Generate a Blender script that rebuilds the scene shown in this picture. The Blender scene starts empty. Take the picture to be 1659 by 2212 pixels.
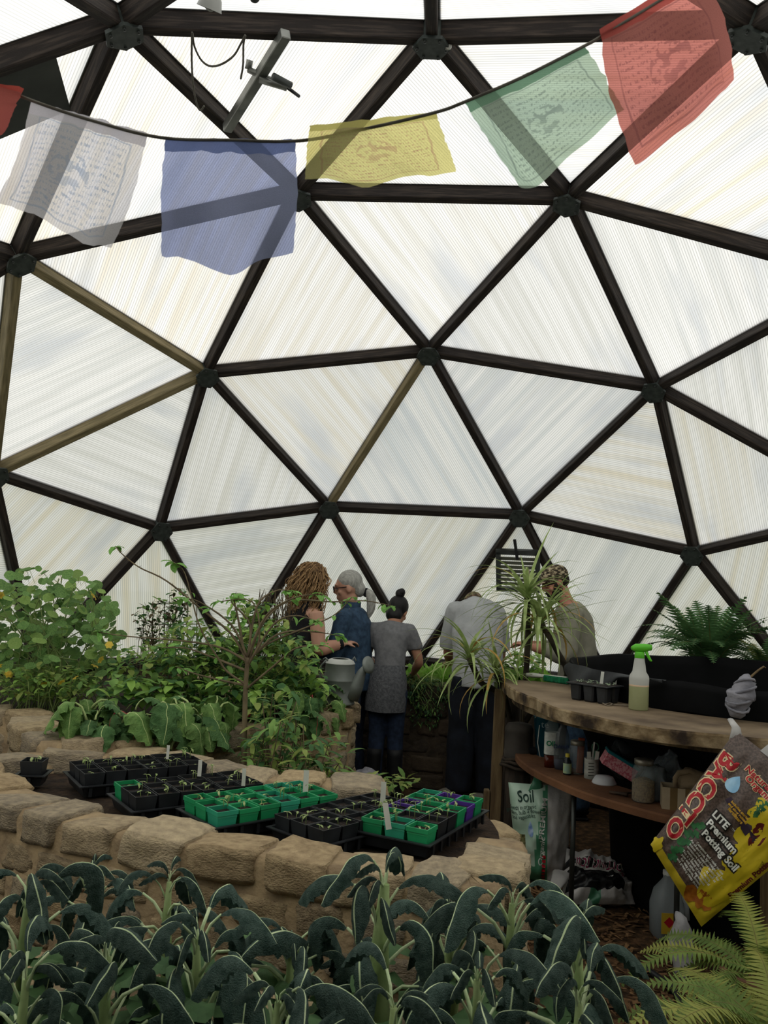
import bpy, bmesh, math, random
from mathutils import Vector as V, Matrix, Euler, noise
R_ = random.Random(7)
def rnd(a=0., b=1.): return R_.uniform(a, b)
sc = bpy.context.scene
COL = sc.collection
PI = math.pi

# ------------------------------------------------------------------ camera, sky, exposure
DR = 3.9            # dome radius
CZ = 0.117          # height of the dome's centre
CAM = V((-0.1133, -3.6382, 1.55))
F = 1810.29         # focal length in pixels of the 1659 x 2212 frame
CM = Matrix(((0.99881, 0.048777, 0.0), (-0.003985, 0.081596, 0.996658), (0.048614, -0.995471, 0.081693)))
cd = bpy.data.cameras.new('camera'); cam = bpy.data.objects.new('camera', cd); COL.objects.link(cam)
cd.sensor_fit = 'VERTICAL'; cd.sensor_height = 24; cd.lens = 24 * F / 2212
cd.clip_start = 0.02; cd.clip_end = 300
cd.dof.use_dof = True; cd.dof.focus_distance = 4.5; cd.dof.aperture_fstop = 9.0
cx, cy, cz = [CM.col[i].normalized() for i in range(3)]
rot = Matrix((cx, -cy, -cz)).transposed()
cam.matrix_world = Matrix.Translation(CAM) @ rot.to_4x4()
sc.camera = cam
sc.view_settings.view_transform = 'Standard'; sc.view_settings.look = 'None'
sc.view_settings.gamma = 1.0; sc.view_settings.use_curve_mapping = False
sc.view_settings.exposure = 0.0
w = bpy.data.worlds.new('overcast_sky'); sc.world = w; w.use_nodes = True
w.node_tree.nodes['Background'].inputs[0].default_value = (1.0, 0.995, 0.975, 1)
w.node_tree.nodes['Background'].inputs[1].default_value = .97
try:
    sc.cycles.max_bounces = 10; sc.cycles.transparent_max_bounces = 24; sc.cycles.diffuse_bounces = 5
    sc.cycles.transmission_bounces = 6; sc.cycles.sample_clamp_indirect = 6
except Exception: pass
sd = bpy.data.lights.new('hazy_sun', 'SUN'); so = bpy.data.objects.new('hazy_sun', sd); COL.objects.link(so)
sd.energy = 3.5; sd.color = (1, .97, .92); sd.angle = math.radians(40); so.rotation_euler = (math.radians(43), math.radians(-10), 0); so.location = (0, 0, 12)

def ray(x, y): return CM @ V(((x - 829.5) / F, (y - 1106) / F, 1.0))
def at(x, y, dep): d = ray(x, y); return CAM + d * (dep / d.y)
def pz(x, y, z): d = ray(x, y); return CAM + d * ((z - CAM.z) / d.z)

# ------------------------------------------------------------------ materials
def lin(c):
    if isinstance(c, str): c = tuple(int(c[i:i+2], 16) for i in (0, 2, 4))
    return tuple((v/255/12.92 if v/255 <= .04045 else ((v/255+.055)/1.055)**2.4) for v in c) + (1.0,)
MATS = {}
def nt_new(name):
    m = bpy.data.materials.new(name); m.use_nodes = True
    nt = m.node_tree
    return m, nt, nt.nodes, nt.links, nt.nodes['Principled BSDF'], nt.nodes['Material Output']
def mat(name, c1, c2=None, scale=6, rough=.7, bump=0, bscale=50, metal=0, stretch=(1, 1, 1), rand=.0, leaf=0, spec=.3,
        c3=None, lo=.35, hi=.65, ramp=None, vor=False, det=5, alpha=1, trans=0):
    if name in MATS: return MATS[name]
    m, nt, N, L, p, out = nt_new(name)
    tc = N.new('ShaderNodeTexCoord'); mp = N.new('ShaderNodeMapping'); mp.inputs['Scale'].default_value = stretch
    L.new(tc.outputs['Object'], mp.inputs[0])
    oi = N.new('ShaderNodeObjectInfo')
    ad = N.new('ShaderNodeVectorMath'); ad.operation = 'ADD'; sc_ = N.new('ShaderNodeMath'); sc_.operation = 'MULTIPLY'; sc_.inputs[1].default_value = 37
    L.new(oi.outputs['Random'], sc_.inputs[0]); L.new(mp.outputs[0], ad.inputs[0]); L.new(sc_.outputs[0], ad.inputs[1])
    nz = N.new('ShaderNodeTexNoise'); nz.inputs['Scale'].default_value = scale; nz.inputs['Detail'].default_value = det
    L.new(ad.outputs[0], nz.inputs['Vector'])
    cr = N.new('ShaderNodeValToRGB'); e = cr.color_ramp.elements
    e[0].position = lo; e[1].position = hi; e[0].color = lin(c1); e[1].color = lin(c2 or c1)
    if c3: x = e.new((lo+hi)/2); x.color = lin(c3)
    L.new(nz.outputs['Fac'], cr.inputs[0]); col = cr.outputs[0]
    if ramp:   # per-object colour multiplied in
        r2 = N.new('ShaderNodeValToRGB'); r2.color_ramp.interpolation = 'LINEAR'; ee = r2.color_ramp.elements
        for i, c in enumerate(ramp):
            q = ee[i] if i < 2 else ee.new(i/(len(ramp)-1))
            q.position = i/(len(ramp)-1); q.color = lin(c)
        L.new(oi.outputs['Random'], r2.inputs[0])
        mx = N.new('ShaderNodeMix'); mx.data_type = 'RGBA'; mx.blend_type = 'MIX'; mx.inputs[0].default_value = .55
        L.new(col, mx.inputs[6]); L.new(r2.outputs[0], mx.inputs[7]); col = mx.outputs[2]
    if rand:
        hs = N.new('ShaderNodeHueSaturation'); mr = N.new('ShaderNodeMapRange'); mr.inputs[3].default_value = 1-rand; mr.inputs[4].default_value = 1+rand
        L.new(oi.outputs['Random'], mr.inputs[0]); L.new(mr.outputs[0], hs.inputs['Value']); L.new(col, hs.inputs['Color']); col = hs.outputs[0]
    L.new(col, p.inputs['Base Color'])
    p.inputs['Roughness'].default_value = rough; p.inputs['Metallic'].default_value = metal; p.inputs['Specular IOR Level'].default_value = spec
    if bump:
        b = N.new('ShaderNodeBump'); b.inputs['Strength'].default_value = bump; b.inputs['Distance'].default_value = .01
        if vor:
            n2 = N.new('ShaderNodeTexVoronoi'); n2.inputs['Scale'].default_value = bscale; L.new(ad.outputs[0], n2.inputs['Vector']); L.new(n2.outputs['Distance'], b.inputs['Height'])
        else:
            n2 = N.new('ShaderNodeTexNoise'); n2.inputs['Scale'].default_value = bscale; n2.inputs['Detail'].default_value = 4; L.new(ad.outputs[0], n2.inputs['Vector']); L.new(n2.outputs['Fac'], b.inputs['Height'])
        L.new(b.outputs[0], p.inputs['Normal'])
    sh = p.outputs[0]
    if leaf:
        t = N.new('ShaderNodeBsdfTranslucent'); ms = N.new('ShaderNodeMixShader'); ms.inputs[0].default_value = leaf
        L.new(col, t.inputs[0]); L.new(sh, ms.inputs[1]); L.new(t.outputs[0], ms.inputs[2]); sh = ms.outputs[0]
    if alpha < 1:
        t = N.new('ShaderNodeBsdfTransparent'); ms = N.new('ShaderNodeMixShader'); ms.inputs[0].default_value = alpha
        t.inputs[0].default_value = (.93, .95, .95, 1)
        L.new(t.outputs[0], ms.inputs[1]); L.new(sh, ms.inputs[2]); sh = ms.outputs[0]
    L.new(sh, out.inputs[0])
    MATS[name] = m
    return m

# ------------------------------------------------------------------ mesh helpers
class MB:
    def __init__(s): s.v = []; s.f = []; s.m = []; s.sm = []; s.uv = {}
    def add(s, verts, faces, mi=0, smooth=True):
        o = len(s.v); s.v += [V(a) for a in verts]
        for f in faces: s.f.append([i+o for i in f]); s.m.append(mi); s.sm.append(smooth)
        return o
    def box(s, c, size, rot=None, mi=0, taper=1, bev=0):
        hx, hy, hz = size[0]/2, size[1]/2, size[2]/2
        P = []
        if bev:
            b = min(bev, hx*.9, hy*.9, hz*.9); ring = []
            for z, q in ((-hz, b), (-hz+b, 0), (hz-b, 0), (hz, b)):
                t = 1 if z < 0 else taper
                for sx, sy in ((1, 1), (-1, 1), (-1, -1), (1, -1)):
                    a, d = (hx-b)*sx*t, (hy-b)*sy*t
                    k = b-q*.7
                    pts = [(a+k*sx*(1 if True else 0), d, z), (a, d+k*sy, z)]
                    if sx*sy > 0: ring += pts
                    else: ring += pts[::-1]
            F_ = []
            for r in range(3):
                for i in range(8): F_.append((r*8+i, r*8+(i+1) % 8, (r+1)*8+(i+1) % 8, (r+1)*8+i))
            F_.append(tuple(range(7, -1, -1))); F_.append(tuple(range(24, 32))); P = ring
        else:
            for z in (-hz, hz):
                t = 1 if z < 0 else taper
                P += [(-hx*t, -hy*t, z), (hx*t, -hy*t, z), (hx*t, hy*t, z), (-hx*t, hy*t, z)]
            F_ = [(3, 2, 1, 0), (4, 5, 6, 7), (0, 1, 5, 4), (1, 2, 6, 5), (2, 3, 7, 6), (3, 0, 4, 7)]
        M_ = rot if rot is not None else Matrix.Identity(3)
        s.add([M_ @ V(p) + V(c) for p in P], F_, mi, False)
        return s
    def tube(s, pts, rad, n=8, mi=0, cap=True, flat=1.0):
        pts = [V(p) for p in pts]
        if not hasattr(rad, '__len__'): rad = [rad]*len(pts)
        t = (pts[1]-pts[0]).normalized(); ref = V((0, 0, 1)) if abs(t.z) < .9 else V((0, 1, 0))
        a = t.cross(ref).normalized(); vs = []
        for i, p in enumerate(pts):
            if i == 0: t = pts[1]-pts[0]
            elif i == len(pts)-1: t = pts[-1]-pts[-2]
            else: t = pts[i+1]-pts[i-1]
            t = t.normalized() if t.length > 1e-9 else V((0, 0, 1)); a = (a - t*a.dot(t)).normalized(); b = t.cross(a)
            for k in range(n):
                q = 2*PI*k/n; vs.append(p + (a*math.cos(q) + b*math.sin(q)*flat)*rad[i])
        fs = [(i*n+k, i*n+(k+1) % n, (i+1)*n+(k+1) % n, (i+1)*n+k) for i in range(len(pts)-1) for k in range(n)]
        if cap: fs += [tuple(range(n-1, -1, -1)), tuple((len(pts)-1)*n+k for k in range(n))]
        s.add(vs, fs, mi); return s
    def loft(s, secs, n=16, mi=0, cap=True, pw=1.0):
        vs = []
        for c, a, b in secs:
            c, a, b = V(c), V(a), V(b)
            for k in range(n):
                q = 2*PI*k/n; C_, S_ = math.cos(q), math.sin(q)
                vs.append(c + a*math.copysign(abs(C_)**pw, C_) + b*math.copysign(abs(S_)**pw, S_))
        fs = [(i*n+k, i*n+(k+1) % n, (i+1)*n+(k+1) % n, (i+1)*n+k) for i in range(len(secs)-1) for k in range(n)]
        if cap: fs += [tuple(range(n-1, -1, -1)), tuple((len(secs)-1)*n+k for k in range(n))]
        s.add(vs, fs, mi); return s
    def lathe(s, prof, c=(0, 0, 0), n=20, mi=0, M_=None):
        M_ = M_ or Matrix.Identity(3); c = V(c)
        vs = [c + M_ @ V((r*math.cos(2*PI*k/n), r*math.sin(2*PI*k/n), z)) for r, z in prof for k in range(n)]
        fs = [(i*n+k, i*n+(k+1) % n, (i+1)*n+(k+1) % n, (i+1)*n+k) for i in range(len(prof)-1) for k in range(n)]
        s.add(vs, fs, mi); return s
    def ell(s, c, r, M_=None, n=14, mi=0):
        prof = [(math.sin(PI*i/(n//2+1)), -math.cos(PI*i/(n//2+1))) for i in range(n//2+2)]
        M_ = M_ or Matrix.Identity(3); o = len(s.v)
        q = MB(); q.lathe([(max(a, .001), z) for a, z in prof], n=n)
        s.add([V(c) + M_ @ V((v.x*r[0], v.y*r[1], v.z*r[2])) for v in q.v], q.f, mi); return s
    def mesh(s, name, mats, org=V((0, 0, 0))):
        me = bpy.data.meshes.new(name)
        me.from_pydata([tuple(v-org) for v in s.v], [], s.f)
        for m in (mats if isinstance(mats, (list, tuple)) else [mats]): me.materials.append(m)
        me.polygons.foreach_set('material_index', s.m); me.polygons.foreach_set('use_smooth', s.sm)
        me.update(); return me
def wloc(o):
    p = V((0, 0, 0))
    while o: p += V(o.location); o = o.parent
    return p
def tag(o, label, cat, group=None, kind=None):
    if label: o['label'] = label
    if cat: o['category'] = cat
    if group: o['group'] = group
    if kind: o['kind'] = kind
    return o
def empty(name, label, cat, loc, rz=0, group=None, kind=None):
    o = bpy.data.objects.new(name, None); COL.objects.link(o); o.location = loc; o.rotation_euler = (0, 0, rz); o.empty_display_size = .1
    return tag(o, label, cat, group, kind)
def obj(name, me, parent=None, loc=(0, 0, 0), rot=(0, 0, 0), scl=(1, 1, 1)):
    o = bpy.data.objects.new(name, me); COL.objects.link(o); o.parent = parent
    o.location = loc; o.rotation_euler = rot; o.scale = scl
    return o
def part(name, mb, mats, parent, local=False, label=None, kind=None):
    """mesh given in world coordinates (or in the parent's own, local=True) as a child of parent"""
    o = obj(name, mb.mesh(name, mats, V((0, 0, 0)) if local else wloc(parent)), parent)
    if label: o['label'] = label
    if kind: o['kind'] = kind
    return o
def single(name, mb, mats, label, cat, group=None, org=None, kind=None):
    zs = [v.z for v in mb.v]; n = len(zs)
    if org is None: org = V((sum(v.x for v in mb.v)/n, sum(v.y for v in mb.v)/n, min(zs)))
    o = obj(name, mb.mesh(name, mats, org), None, org)
    return tag(o, label, cat, group, kind)
def copy_tree(o, parent=None):
    c = o.copy(); COL.objects.link(c); c.parent = parent
    for ch in o.children: copy_tree(ch, c)
    return c
TS = bpy.data.scenes.new('workbench')
def evalmesh(o):
    """evaluated mesh of an object, in a scratch scene that is removed at the end"""
    TS.collection.objects.link(o)
    with bpy.context.temp_override(scene=TS, view_layer=TS.view_layers[0]): dg = bpy.context.evaluated_depsgraph_get()
    m = bpy.data.meshes.new_from_object(o.evaluated_get(dg)); bpy.data.objects.remove(o); return m
def fuse(mb, voxel=.012, smooth=4, mats=None, name='body'):
    me = mb.mesh(name, mats); o = bpy.data.objects.new('tmp', me)
    r = o.modifiers.new('r', 'REMESH'); r.mode = 'VOXEL'; r.voxel_size = voxel; r.use_smooth_shade = True
    if smooth: s = o.modifiers.new('s', 'SMOOTH'); s.iterations = smooth; s.factor = .5
    m2 = evalmesh(o); m2.name = name
    m2.materials.clear()
    for m in (mats if isinstance(mats, (list, tuple)) else [mats]): m2.materials.append(m)
    for p in m2.polygons: p.use_smooth = True
    return m2
def cat_rom(pts, n=8, closed=False):
    pts = [V(p) for p in pts]; out = []; N_ = len(pts)
    rng = range(N_ if closed else N_-1)
    for i in rng:
        g = (lambda k: pts[k % N_]) if closed else (lambda k: pts[min(max(k, 0), N_-1)])
        a, b, c, d = g(i-1), g(i), g(i+1), g(i+2)
        for j in range(n):
            t = j/n; out.append(.5*((2*b) + (c-a)*t + (2*a-5*b+4*c-d)*t*t + (3*b-a-3*c+d)*t**3))
    if not closed: out.append(pts[-1])
    return out
def text2d(s, size=1, bold=0.0, align='CENTER', sub=0):
    cu = bpy.data.curves.new('t', 'FONT'); cu.body = s; cu.size = size; cu.offset = bold; cu.align_x = align; cu.align_y = 'CENTER'; cu.resolution_u = 3
    me = evalmesh(bpy.data.objects.new('t', cu)); bpy.data.curves.remove(cu)
    bm = bmesh.new(); bm.from_mesh(me); bmesh.ops.triangulate(bm, faces=bm.faces)
    if sub: bmesh.ops.subdivide_edges(bm, edges=bm.edges, cuts=sub, use_grid_fill=True)
    vs = [(v.co.x, v.co.y) for v in bm.verts]; bm.verts.index_update(); fs = [[v.index for v in f.verts] for f in bm.faces]
    bm.free(); bpy.data.meshes.remove(me); return vs, fs

def leaf(mb, base, d, L, W, bend=.8, segs=6, cols=(-1, 0, 1), prof=None, cup=0., ruf=0., pet=0., pr=.003, mi=0, ms=0, mid=None, side=None, wob=0, flat=0., arch=None):
    """a bending leaf: petiole for the first part pet of its length, then a blade"""
    base = V(base); d = V(d).normalized()
    s = V(side) if side is not None else d.cross(V((0, 0, 1)))
    if s.length < 1e-3: s = V((1, 0, 0))
    s.normalize(); n_ = s.cross(d).normalized()
    prof = prof or (lambda t: math.sin(PI*min(1, t*.92+.08))**.8)
    p = base.copy(); spine = []; dd = d.copy(); tot = segs + (3 if pet else 0)
    lens = ([L*pet/3]*3 if pet else []) + [L*(1-pet)/segs]*segs
    spine.append((p.copy(), dd.copy()))
    for k, l in enumerate(lens):
        bb = bend*(l/L)*(1.0 if flat == 0 else (1+flat*(k/len(lens)-.5)))
        if arch: bb = bend*math.exp(-((sum(lens[:k+1])/L-arch[0])/arch[1])**2)*(l/L)/(arch[1]*1.7725)
        dd = Matrix.Rotation(-bb, 3, s) @ dd
        p = p + dd*l; spine.append((p.copy(), dd.copy()))
    k0 = 3 if pet else 0
    if pet: mb.tube([a for a, _ in spine[:k0+1]], [pr*1.3, pr*1.15, pr, pr*.8], 5, ms)
    vs = []; nc = len(cols)
    for i in range(k0, len(spine)):
        a, dv = spine[i]; t = (i-k0)/(len(spine)-1-k0); nn = s.cross(dv); wd = W*prof(t)
        for j in cols:
            off = cup*abs(j)**1.5*wd + (ruf*math.sin(i*2.4+j*3.0+wob)*wd*abs(j) if abs(j) > .4 else 0)
            vs.append(a + s*(j*wd*(1-.25*abs(cup)*abs(j))) + nn*off)
    nr = len(spine)-k0; fs = []; fm = []
    for i in range(nr-1):
        for j in range(nc-1):
            fs.append((i*nc+j, i*nc+j+1, (i+1)*nc+j+1, (i+1)*nc+j)); fm.append(ms if mid is not None and j == mid else mi)
    o = mb.add(vs, fs, mi)
    if mid is not None: mb.m[-len(fs):] = fm
    return spine[-1][0]
# ------------------------------------------------------------------ geodesic dome
def proj(p):
    q = CM.transposed() @ (V(p) - CAM)
    return (829.5 + F*q.x/q.z, 1106 + F*q.y/q.z) if q.z > .05 else (-9e3, -9e3)
def panel_mat():
    m, nt, N, L, p, out = nt_new('ribbed_polycarbonate')
    N.remove(p)
    uv = N.new('ShaderNodeUVMap'); oi = N.new('ShaderNodeObjectInfo')
    sp = N.new('ShaderNodeSeparateXYZ'); L.new(uv.outputs[0], sp.inputs[0])
    def math_(op, a, b=None):
        n = N.new('ShaderNodeMath'); n.operation = op
        for i, x in enumerate((a, b)):
            if x is None: continue
            if isinstance(x, (int, float)): n.inputs[i].default_value = x
            else: L.new(x, n.inputs[i])
        return n.outputs[0]
    sn = math_('SINE', math_('MULTIPLY', sp.outputs[1], 2*PI/.0155))
    mul = math_('MULTIPLY', oi.outputs['Random'], 50)
    def streak(su, sv, sc_, det, lo, hi, off=0):
        cb = N.new('ShaderNodeCombineXYZ')
        L.new(math_('MULTIPLY', sp.outputs[0], su), cb.inputs[0]); L.new(math_('MULTIPLY', sp.outputs[1], sv), cb.inputs[1]); L.new(math_('ADD', mul, off), cb.inputs[2])
        n = N.new('ShaderNodeTexNoise'); n.inputs['Scale'].default_value = sc_; n.inputs['Detail'].default_value = det; L.new(cb.outputs[0], n.inputs[0])
        r = N.new('ShaderNodeMapRange'); r.inputs[1].default_value = lo; r.inputs[2].default_value = hi; r.clamp = True
        L.new(n.outputs['Fac'], r.inputs[0]); return r.outputs[0]
    def mix(f, a, b):
        x = N.new('ShaderNodeMix'); x.data_type = 'RGBA'
        for i, q in ((0, f), (6, a), (7, b)):
            if isinstance(q, (int, float)): x.inputs[i].default_value = q
            elif isinstance(q, tuple): x.inputs[i].default_value = q
            else: L.new(q, x.inputs[i])
        return x.outputs[2]
    s1 = streak(.5, 11, 1.6, 4, .40, .66); s2 = streak(.8, 3.2, 1.1, 3, .52, .66, 9); s3 = streak(2, 60, 1, 3, .55, .75, 4)
    tone = N.new('ShaderNodeValToRGB'); L.new(oi.outputs['Random'], tone.inputs[0]); e = tone.color_ramp.elements
    e[0].color = (.66, .70, .72, 1); e[1].color = (.78, .72, .58, 1)
    base = mix(s1, (.86, .86, .84, 1), tone.outputs[0])
    base = mix(math_('MULTIPLY', s2, .8), base, (.60, .63, .66, 1))
    base = mix(math_('MULTIPLY', s3, .35), base, (.60, .58, .52, 1))
    rr_ = N.new('ShaderNodeMapRange'); rr_.interpolation_type = 'SMOOTHSTEP'; rr_.inputs[1].default_value = .15; rr_.inputs[2].default_value = .95; L.new(sn, rr_.inputs[0]); rib = rr_.outputs[0]
    base = mix(math_('MULTIPLY', rib, .62), base, (.40, .40, .39, 1))
    tr = N.new('ShaderNodeBsdfTranslucent'); L.new(base, tr.inputs[0])
    df = N.new('ShaderNodeBsdfDiffuse'); df.inputs[0].default_value = (.5, .5, .49, 1)
    tp = N.new('ShaderNodeBsdfTransparent'); L.new(base, tp.inputs[0])
    m1 = N.new('ShaderNodeMixShader'); m1.inputs[0].default_value = .06; L.new(tr.outputs[0], m1.inputs[1]); L.new(df.outputs[0], m1.inputs[2])
    m2 = N.new('ShaderNodeMixShader'); m2.inputs[0].default_value = .045; L.new(m1.outputs[0], m2.inputs[1]); L.new(tp.outputs[0], m2.inputs[2])
    L.new(m2.outputs[0], out.inputs[0]); return m
PANEL = panel_mat()
OPAQUE = mat('opaque_rear_panel', 'e2e2de', 'd6d6d2', 5, .6)  # added for unseen panels behind the camera, opaque to hold back light from there
M_STRUT = mat('dark_stained_wood', '211b18', '4a4038', 6, .8, .3, 40, stretch=(1, 14, 14), lo=.45, hi=.8, det=7)
M_BARE = mat('bare_weathered_wood', '8f8262', '6e6449', 7, .8, .2, 40, stretch=(1, 10, 10))
M_HUB = mat('black_steel', '343a38', '464c49', 30, .5, metal=.2)
M_BOLT = mat('bolt_steel', '3c3f3d', rough=.4, metal=.7)

ico = [V((0, 0, 1))]
lat = math.atan(.5)
for k in range(5):
    a = math.radians(50.2336 + 72*k); ico.append(V((math.cos(lat)*math.cos(a), math.cos(lat)*math.sin(a), math.sin(lat))))
for k in range(5):
    a = math.radians(86.2336 + 72*k); ico.append(V((math.cos(lat)*math.cos(a), math.cos(lat)*math.sin(a), -math.sin(lat))))
ico.append(V((0, 0, -1)))
icof = []
for k in range(5):
    k1 = (k+1) % 5
    icof += [(0, 1+k, 1+k1), (1+k, 6+k, 1+k1), (6+k, 6+k1, 1+k1), (11, 6+k1, 6+k)]
nodes = []; faces = []
def nid(p):
    p = p.normalized()
    for i, q in enumerate(nodes):
        if (q-p).length < 1e-4: return i
    nodes.append(p); return len(nodes)-1
for a, b, c in icof:
    g = {}
    for i in range(4):
        for j in range(4-i): g[i, j] = nid(ico[a]*(3-i-j) + ico[b]*i + ico[c]*j)
    for i in range(3):
        for j in range(3-i):
            faces.append((g[i, j], g[i+1, j], g[i, j+1]))
            if i+j < 2: faces.append((g[i+1, j], g[i+1, j+1], g[i, j+1]))
faces = [f for f in faces if all(nodes[i].z > .14 for i in f)]
used = sorted({i for f in faces for i in f})
CEN = V((0, 0, CZ))
# the entrance behind the camera bulges out
entry = min(used, key=lambda i: (nodes[i]*DR + CEN - CAM).length)
def npos(i, r=0): return CEN + nodes[i]*((DR + r)*(1.14 if i == entry else 1))
LET = dict(A=(262, 60), B=(933, 92), C=(1622, 68), D=(38, 566), E=(652, 420), F=(1224, 436), G=(443, 808), H=(922, 766), I=(1415, 842), J=(-8, 1026),
           K=(342, 1147), L=(708, 1099), M=(1122, 1114), N=(1500, 1199))
name_of = {}
for i in used:
    q = proj(npos(i))
    for k, (x, y) in LET.items():
        if math.hypot(q[0]-x, q[1]-y) < 25: name_of[i] = k
ids = {v: k for k, v in name_of.items()}
dome = empty('wall_dome', 'geodesic greenhouse dome of dark wooden struts, black hubs and ribbed translucent panels', None, CEN, kind='structure')
RIB = {'EFH': 'EH', 'FHI': 'FI', 'EGH': 'EG', 'DEG': 'EG', 'DGJ': 'GJ', 'GJK': 'JK', 'GKL': 'GK', 'GHL': 'GL', 'HLM': 'HM', 'HIM': 'IM', 'IMN': 'MN',
       'ABE': 'BE', 'ADE': 'AD', 'BEF': 'BF', 'BCF': 'BC', 'AB': 'AB', 'BC': 'BC', 'CF': 'CF', 'KL': 'KL', 'FI': 'FI', 'IN': 'IN', 'DJ': 'DJ', 'AD': 'AD'}
FACE = {}
for f in faces:
    P3 = [npos(i, .08) for i in f]; key = ''.join(sorted(name_of.get(i, '') for i in f)); FACE[key] = f
    c = sum(P3, V((0, 0, 0)))/3; nrm = (P3[1]-P3[0]).cross(P3[2]-P3[0]).normalized()
    ed = RIB.get(key)
    if ed: dv = npos(ids[ed[0]])-npos(ids[ed[1]])
    elif key in ('LM', 'MN', 'K', 'L', 'N', 'M', 'JK'):
        lo = sorted(f, key=lambda i: nodes[i].z)
        dv = min(((npos(f[a])-npos(f[b])) for a, b in ((0, 1), (1, 2), (0, 2)) if abs(nodes[f[a]].z-nodes[f[b]].z) > .1),
                 key=lambda d: (d if d.z > 0 else -d).x * -1)
        if key == 'K': dv = V((-.25, .1, 1))
    else: dv = P3[R_.randrange(3)] - P3[R_.randrange(3)]
    if dv.length < .01: dv = P3[1]-P3[0]
    dv = (dv - nrm*dv.dot(nrm)).normalized(); sv = nrm.cross(dv)
    me = bpy.data.meshes.new('panel'); me.from_pydata([tuple(p-c) for p in P3], [], [(0, 1, 2)])
    ul = me.uv_layers.new(name='UVMap')
    for li, p in enumerate(P3): ul.data[li].uv = ((p-c).dot(dv), (p-c).dot(sv))
    me.materials.append(OPAQUE if c.y < -2.75 else PANEL); me.update()
    obj('panel', me, dome, c-CEN)
edges = {tuple(sorted((f[a], f[b]))) for f in faces for a, b in ((0, 1), (1, 2), (0, 2))}
BARE = {frozenset(x) for x in ('DG', 'GJ', 'HL', 'DJ')}
for a, b in sorted(edges):
    p, q = npos(a), npos(b); d = q-p; ln = d.length-.07; c = (p+q)/2; nr = (c-CEN).normalized(); d.normalize()
    sd_ = nr.cross(d).normalized(); nr = d.cross(sd_)
    mb = MB(); mb.box((0, 0, .035), (ln, .052, .095), bev=.006); 
    mb.box((0, 0, .083), (ln, .075, .012))
    low = nodes[a].z < .22 and nodes[b].z < .22
    bare = frozenset((name_of.get(a, '?'), name_of.get(b, '?'))) in BARE
    o = obj('strut', mb.mesh('strut', M_BARE if bare else M_STRUT), dome, c-CEN)
    o.rotation_euler = Matrix((d, sd_, nr)).transposed().to_euler()
hubm = MB()
for z0, z1, r0 in ((-.042, -.026, .088), (-.026, .085, .062)):
    hubm.lathe([(.001, z0), (r0, z0), (r0, z1), (.001, z1)], n=6 if z0 < 0 else 12)
for s_ in hubm.sm: pass
hubm.sm = [False]*len(hubm.sm)
hub_me = hubm.mesh('hub', M_HUB)
bm_ = MB()
for k in range(6): bm_.lathe([(.001, -.052), (.007, -.052), (.007, -.042)], (math.cos(k*PI/3)*.066, math.sin(k*PI/3)*.066, 0), n=6)
bolt_me = bm_.mesh('bolts', M_BOLT)
for i in used:
    o = obj('hub', hub_me, dome, npos(i)-CEN); n = nodes[i]
    o.rotation_euler = n.to_track_quat('Z', 'Y').to_euler()
    if name_of.get(i): obj('bolts', bolt_me, o)

# ------------------------------------------------------------------ ground, floor, perimeter wall
mb = MB(); mb.lathe([(3.98, -.05), (60, -.05)], n=48)
M_GRASS = mat('grass_outside', '4a5f2c', '7d8450', 2, .9)
o = obj('ground', mb.mesh('ground', M_GRASS)); tag(o, 'green lawn outside the dome', None, kind='structure')
M_MULCH = mat('mulch_floor', '2b1f16', '6a4e36', 26, .95, .8, 90, c3='47341f', lo=.3, hi=.7)
mb = MB(); mb.lathe([(.001, 0), (1, 0), (2.2, 0), (3.98, 0)], n=48)
fl = obj('floor', mb.mesh('floor', M_MULCH)); tag(fl, 'brown wood mulch floor of the greenhouse', None, kind='structure')
mb = MB(); mb.lathe([(3.87, 0), (3.87, .80), (3.95, .80), (3.95, -.05)], n=60)
M_PERIM = mat('perimeter_board', '2a2420', '4a4035', 8, .85)
o = obj('wall_perimeter', mb.mesh('wall', M_PERIM)); tag(o, 'low wooden perimeter wall under the dome', None, kind='structure')
# wood chips on the open path
M_CHIP = mat('wood_chip', '4a3321', '8a6a48', 12, .9, rand=.3)
mb = MB(); rg = random.Random(5)
for k in range(5200):
    if k < 3800: x, y = rg.uniform(.2, 1.9), rg.uniform(-1.9, .9)
    else: x, y = rg.uniform(-.7, 1.1), rg.uniform(.2, 2.7)
    l, wd = rg.uniform(.008, .04), rg.uniform(.003, .010); a = rg.uniform(0, PI); t = rg.uniform(-.3, .3)
    M_ = Euler((rg.uniform(-.4, .4), t, a)).to_matrix(); z = rg.uniform(.004, .02)
    mb.add([M_ @ V(q) + V((x, y, z)) for q in ((-l, -wd, 0), (l, -wd*.6, .002), (l*.9, wd, 0), (-l*.8, wd*.7, .003))], [(0, 1, 2, 3)], 0, False)
part('wood_chips', mb, M_CHIP, fl, kind='stuff')

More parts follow.
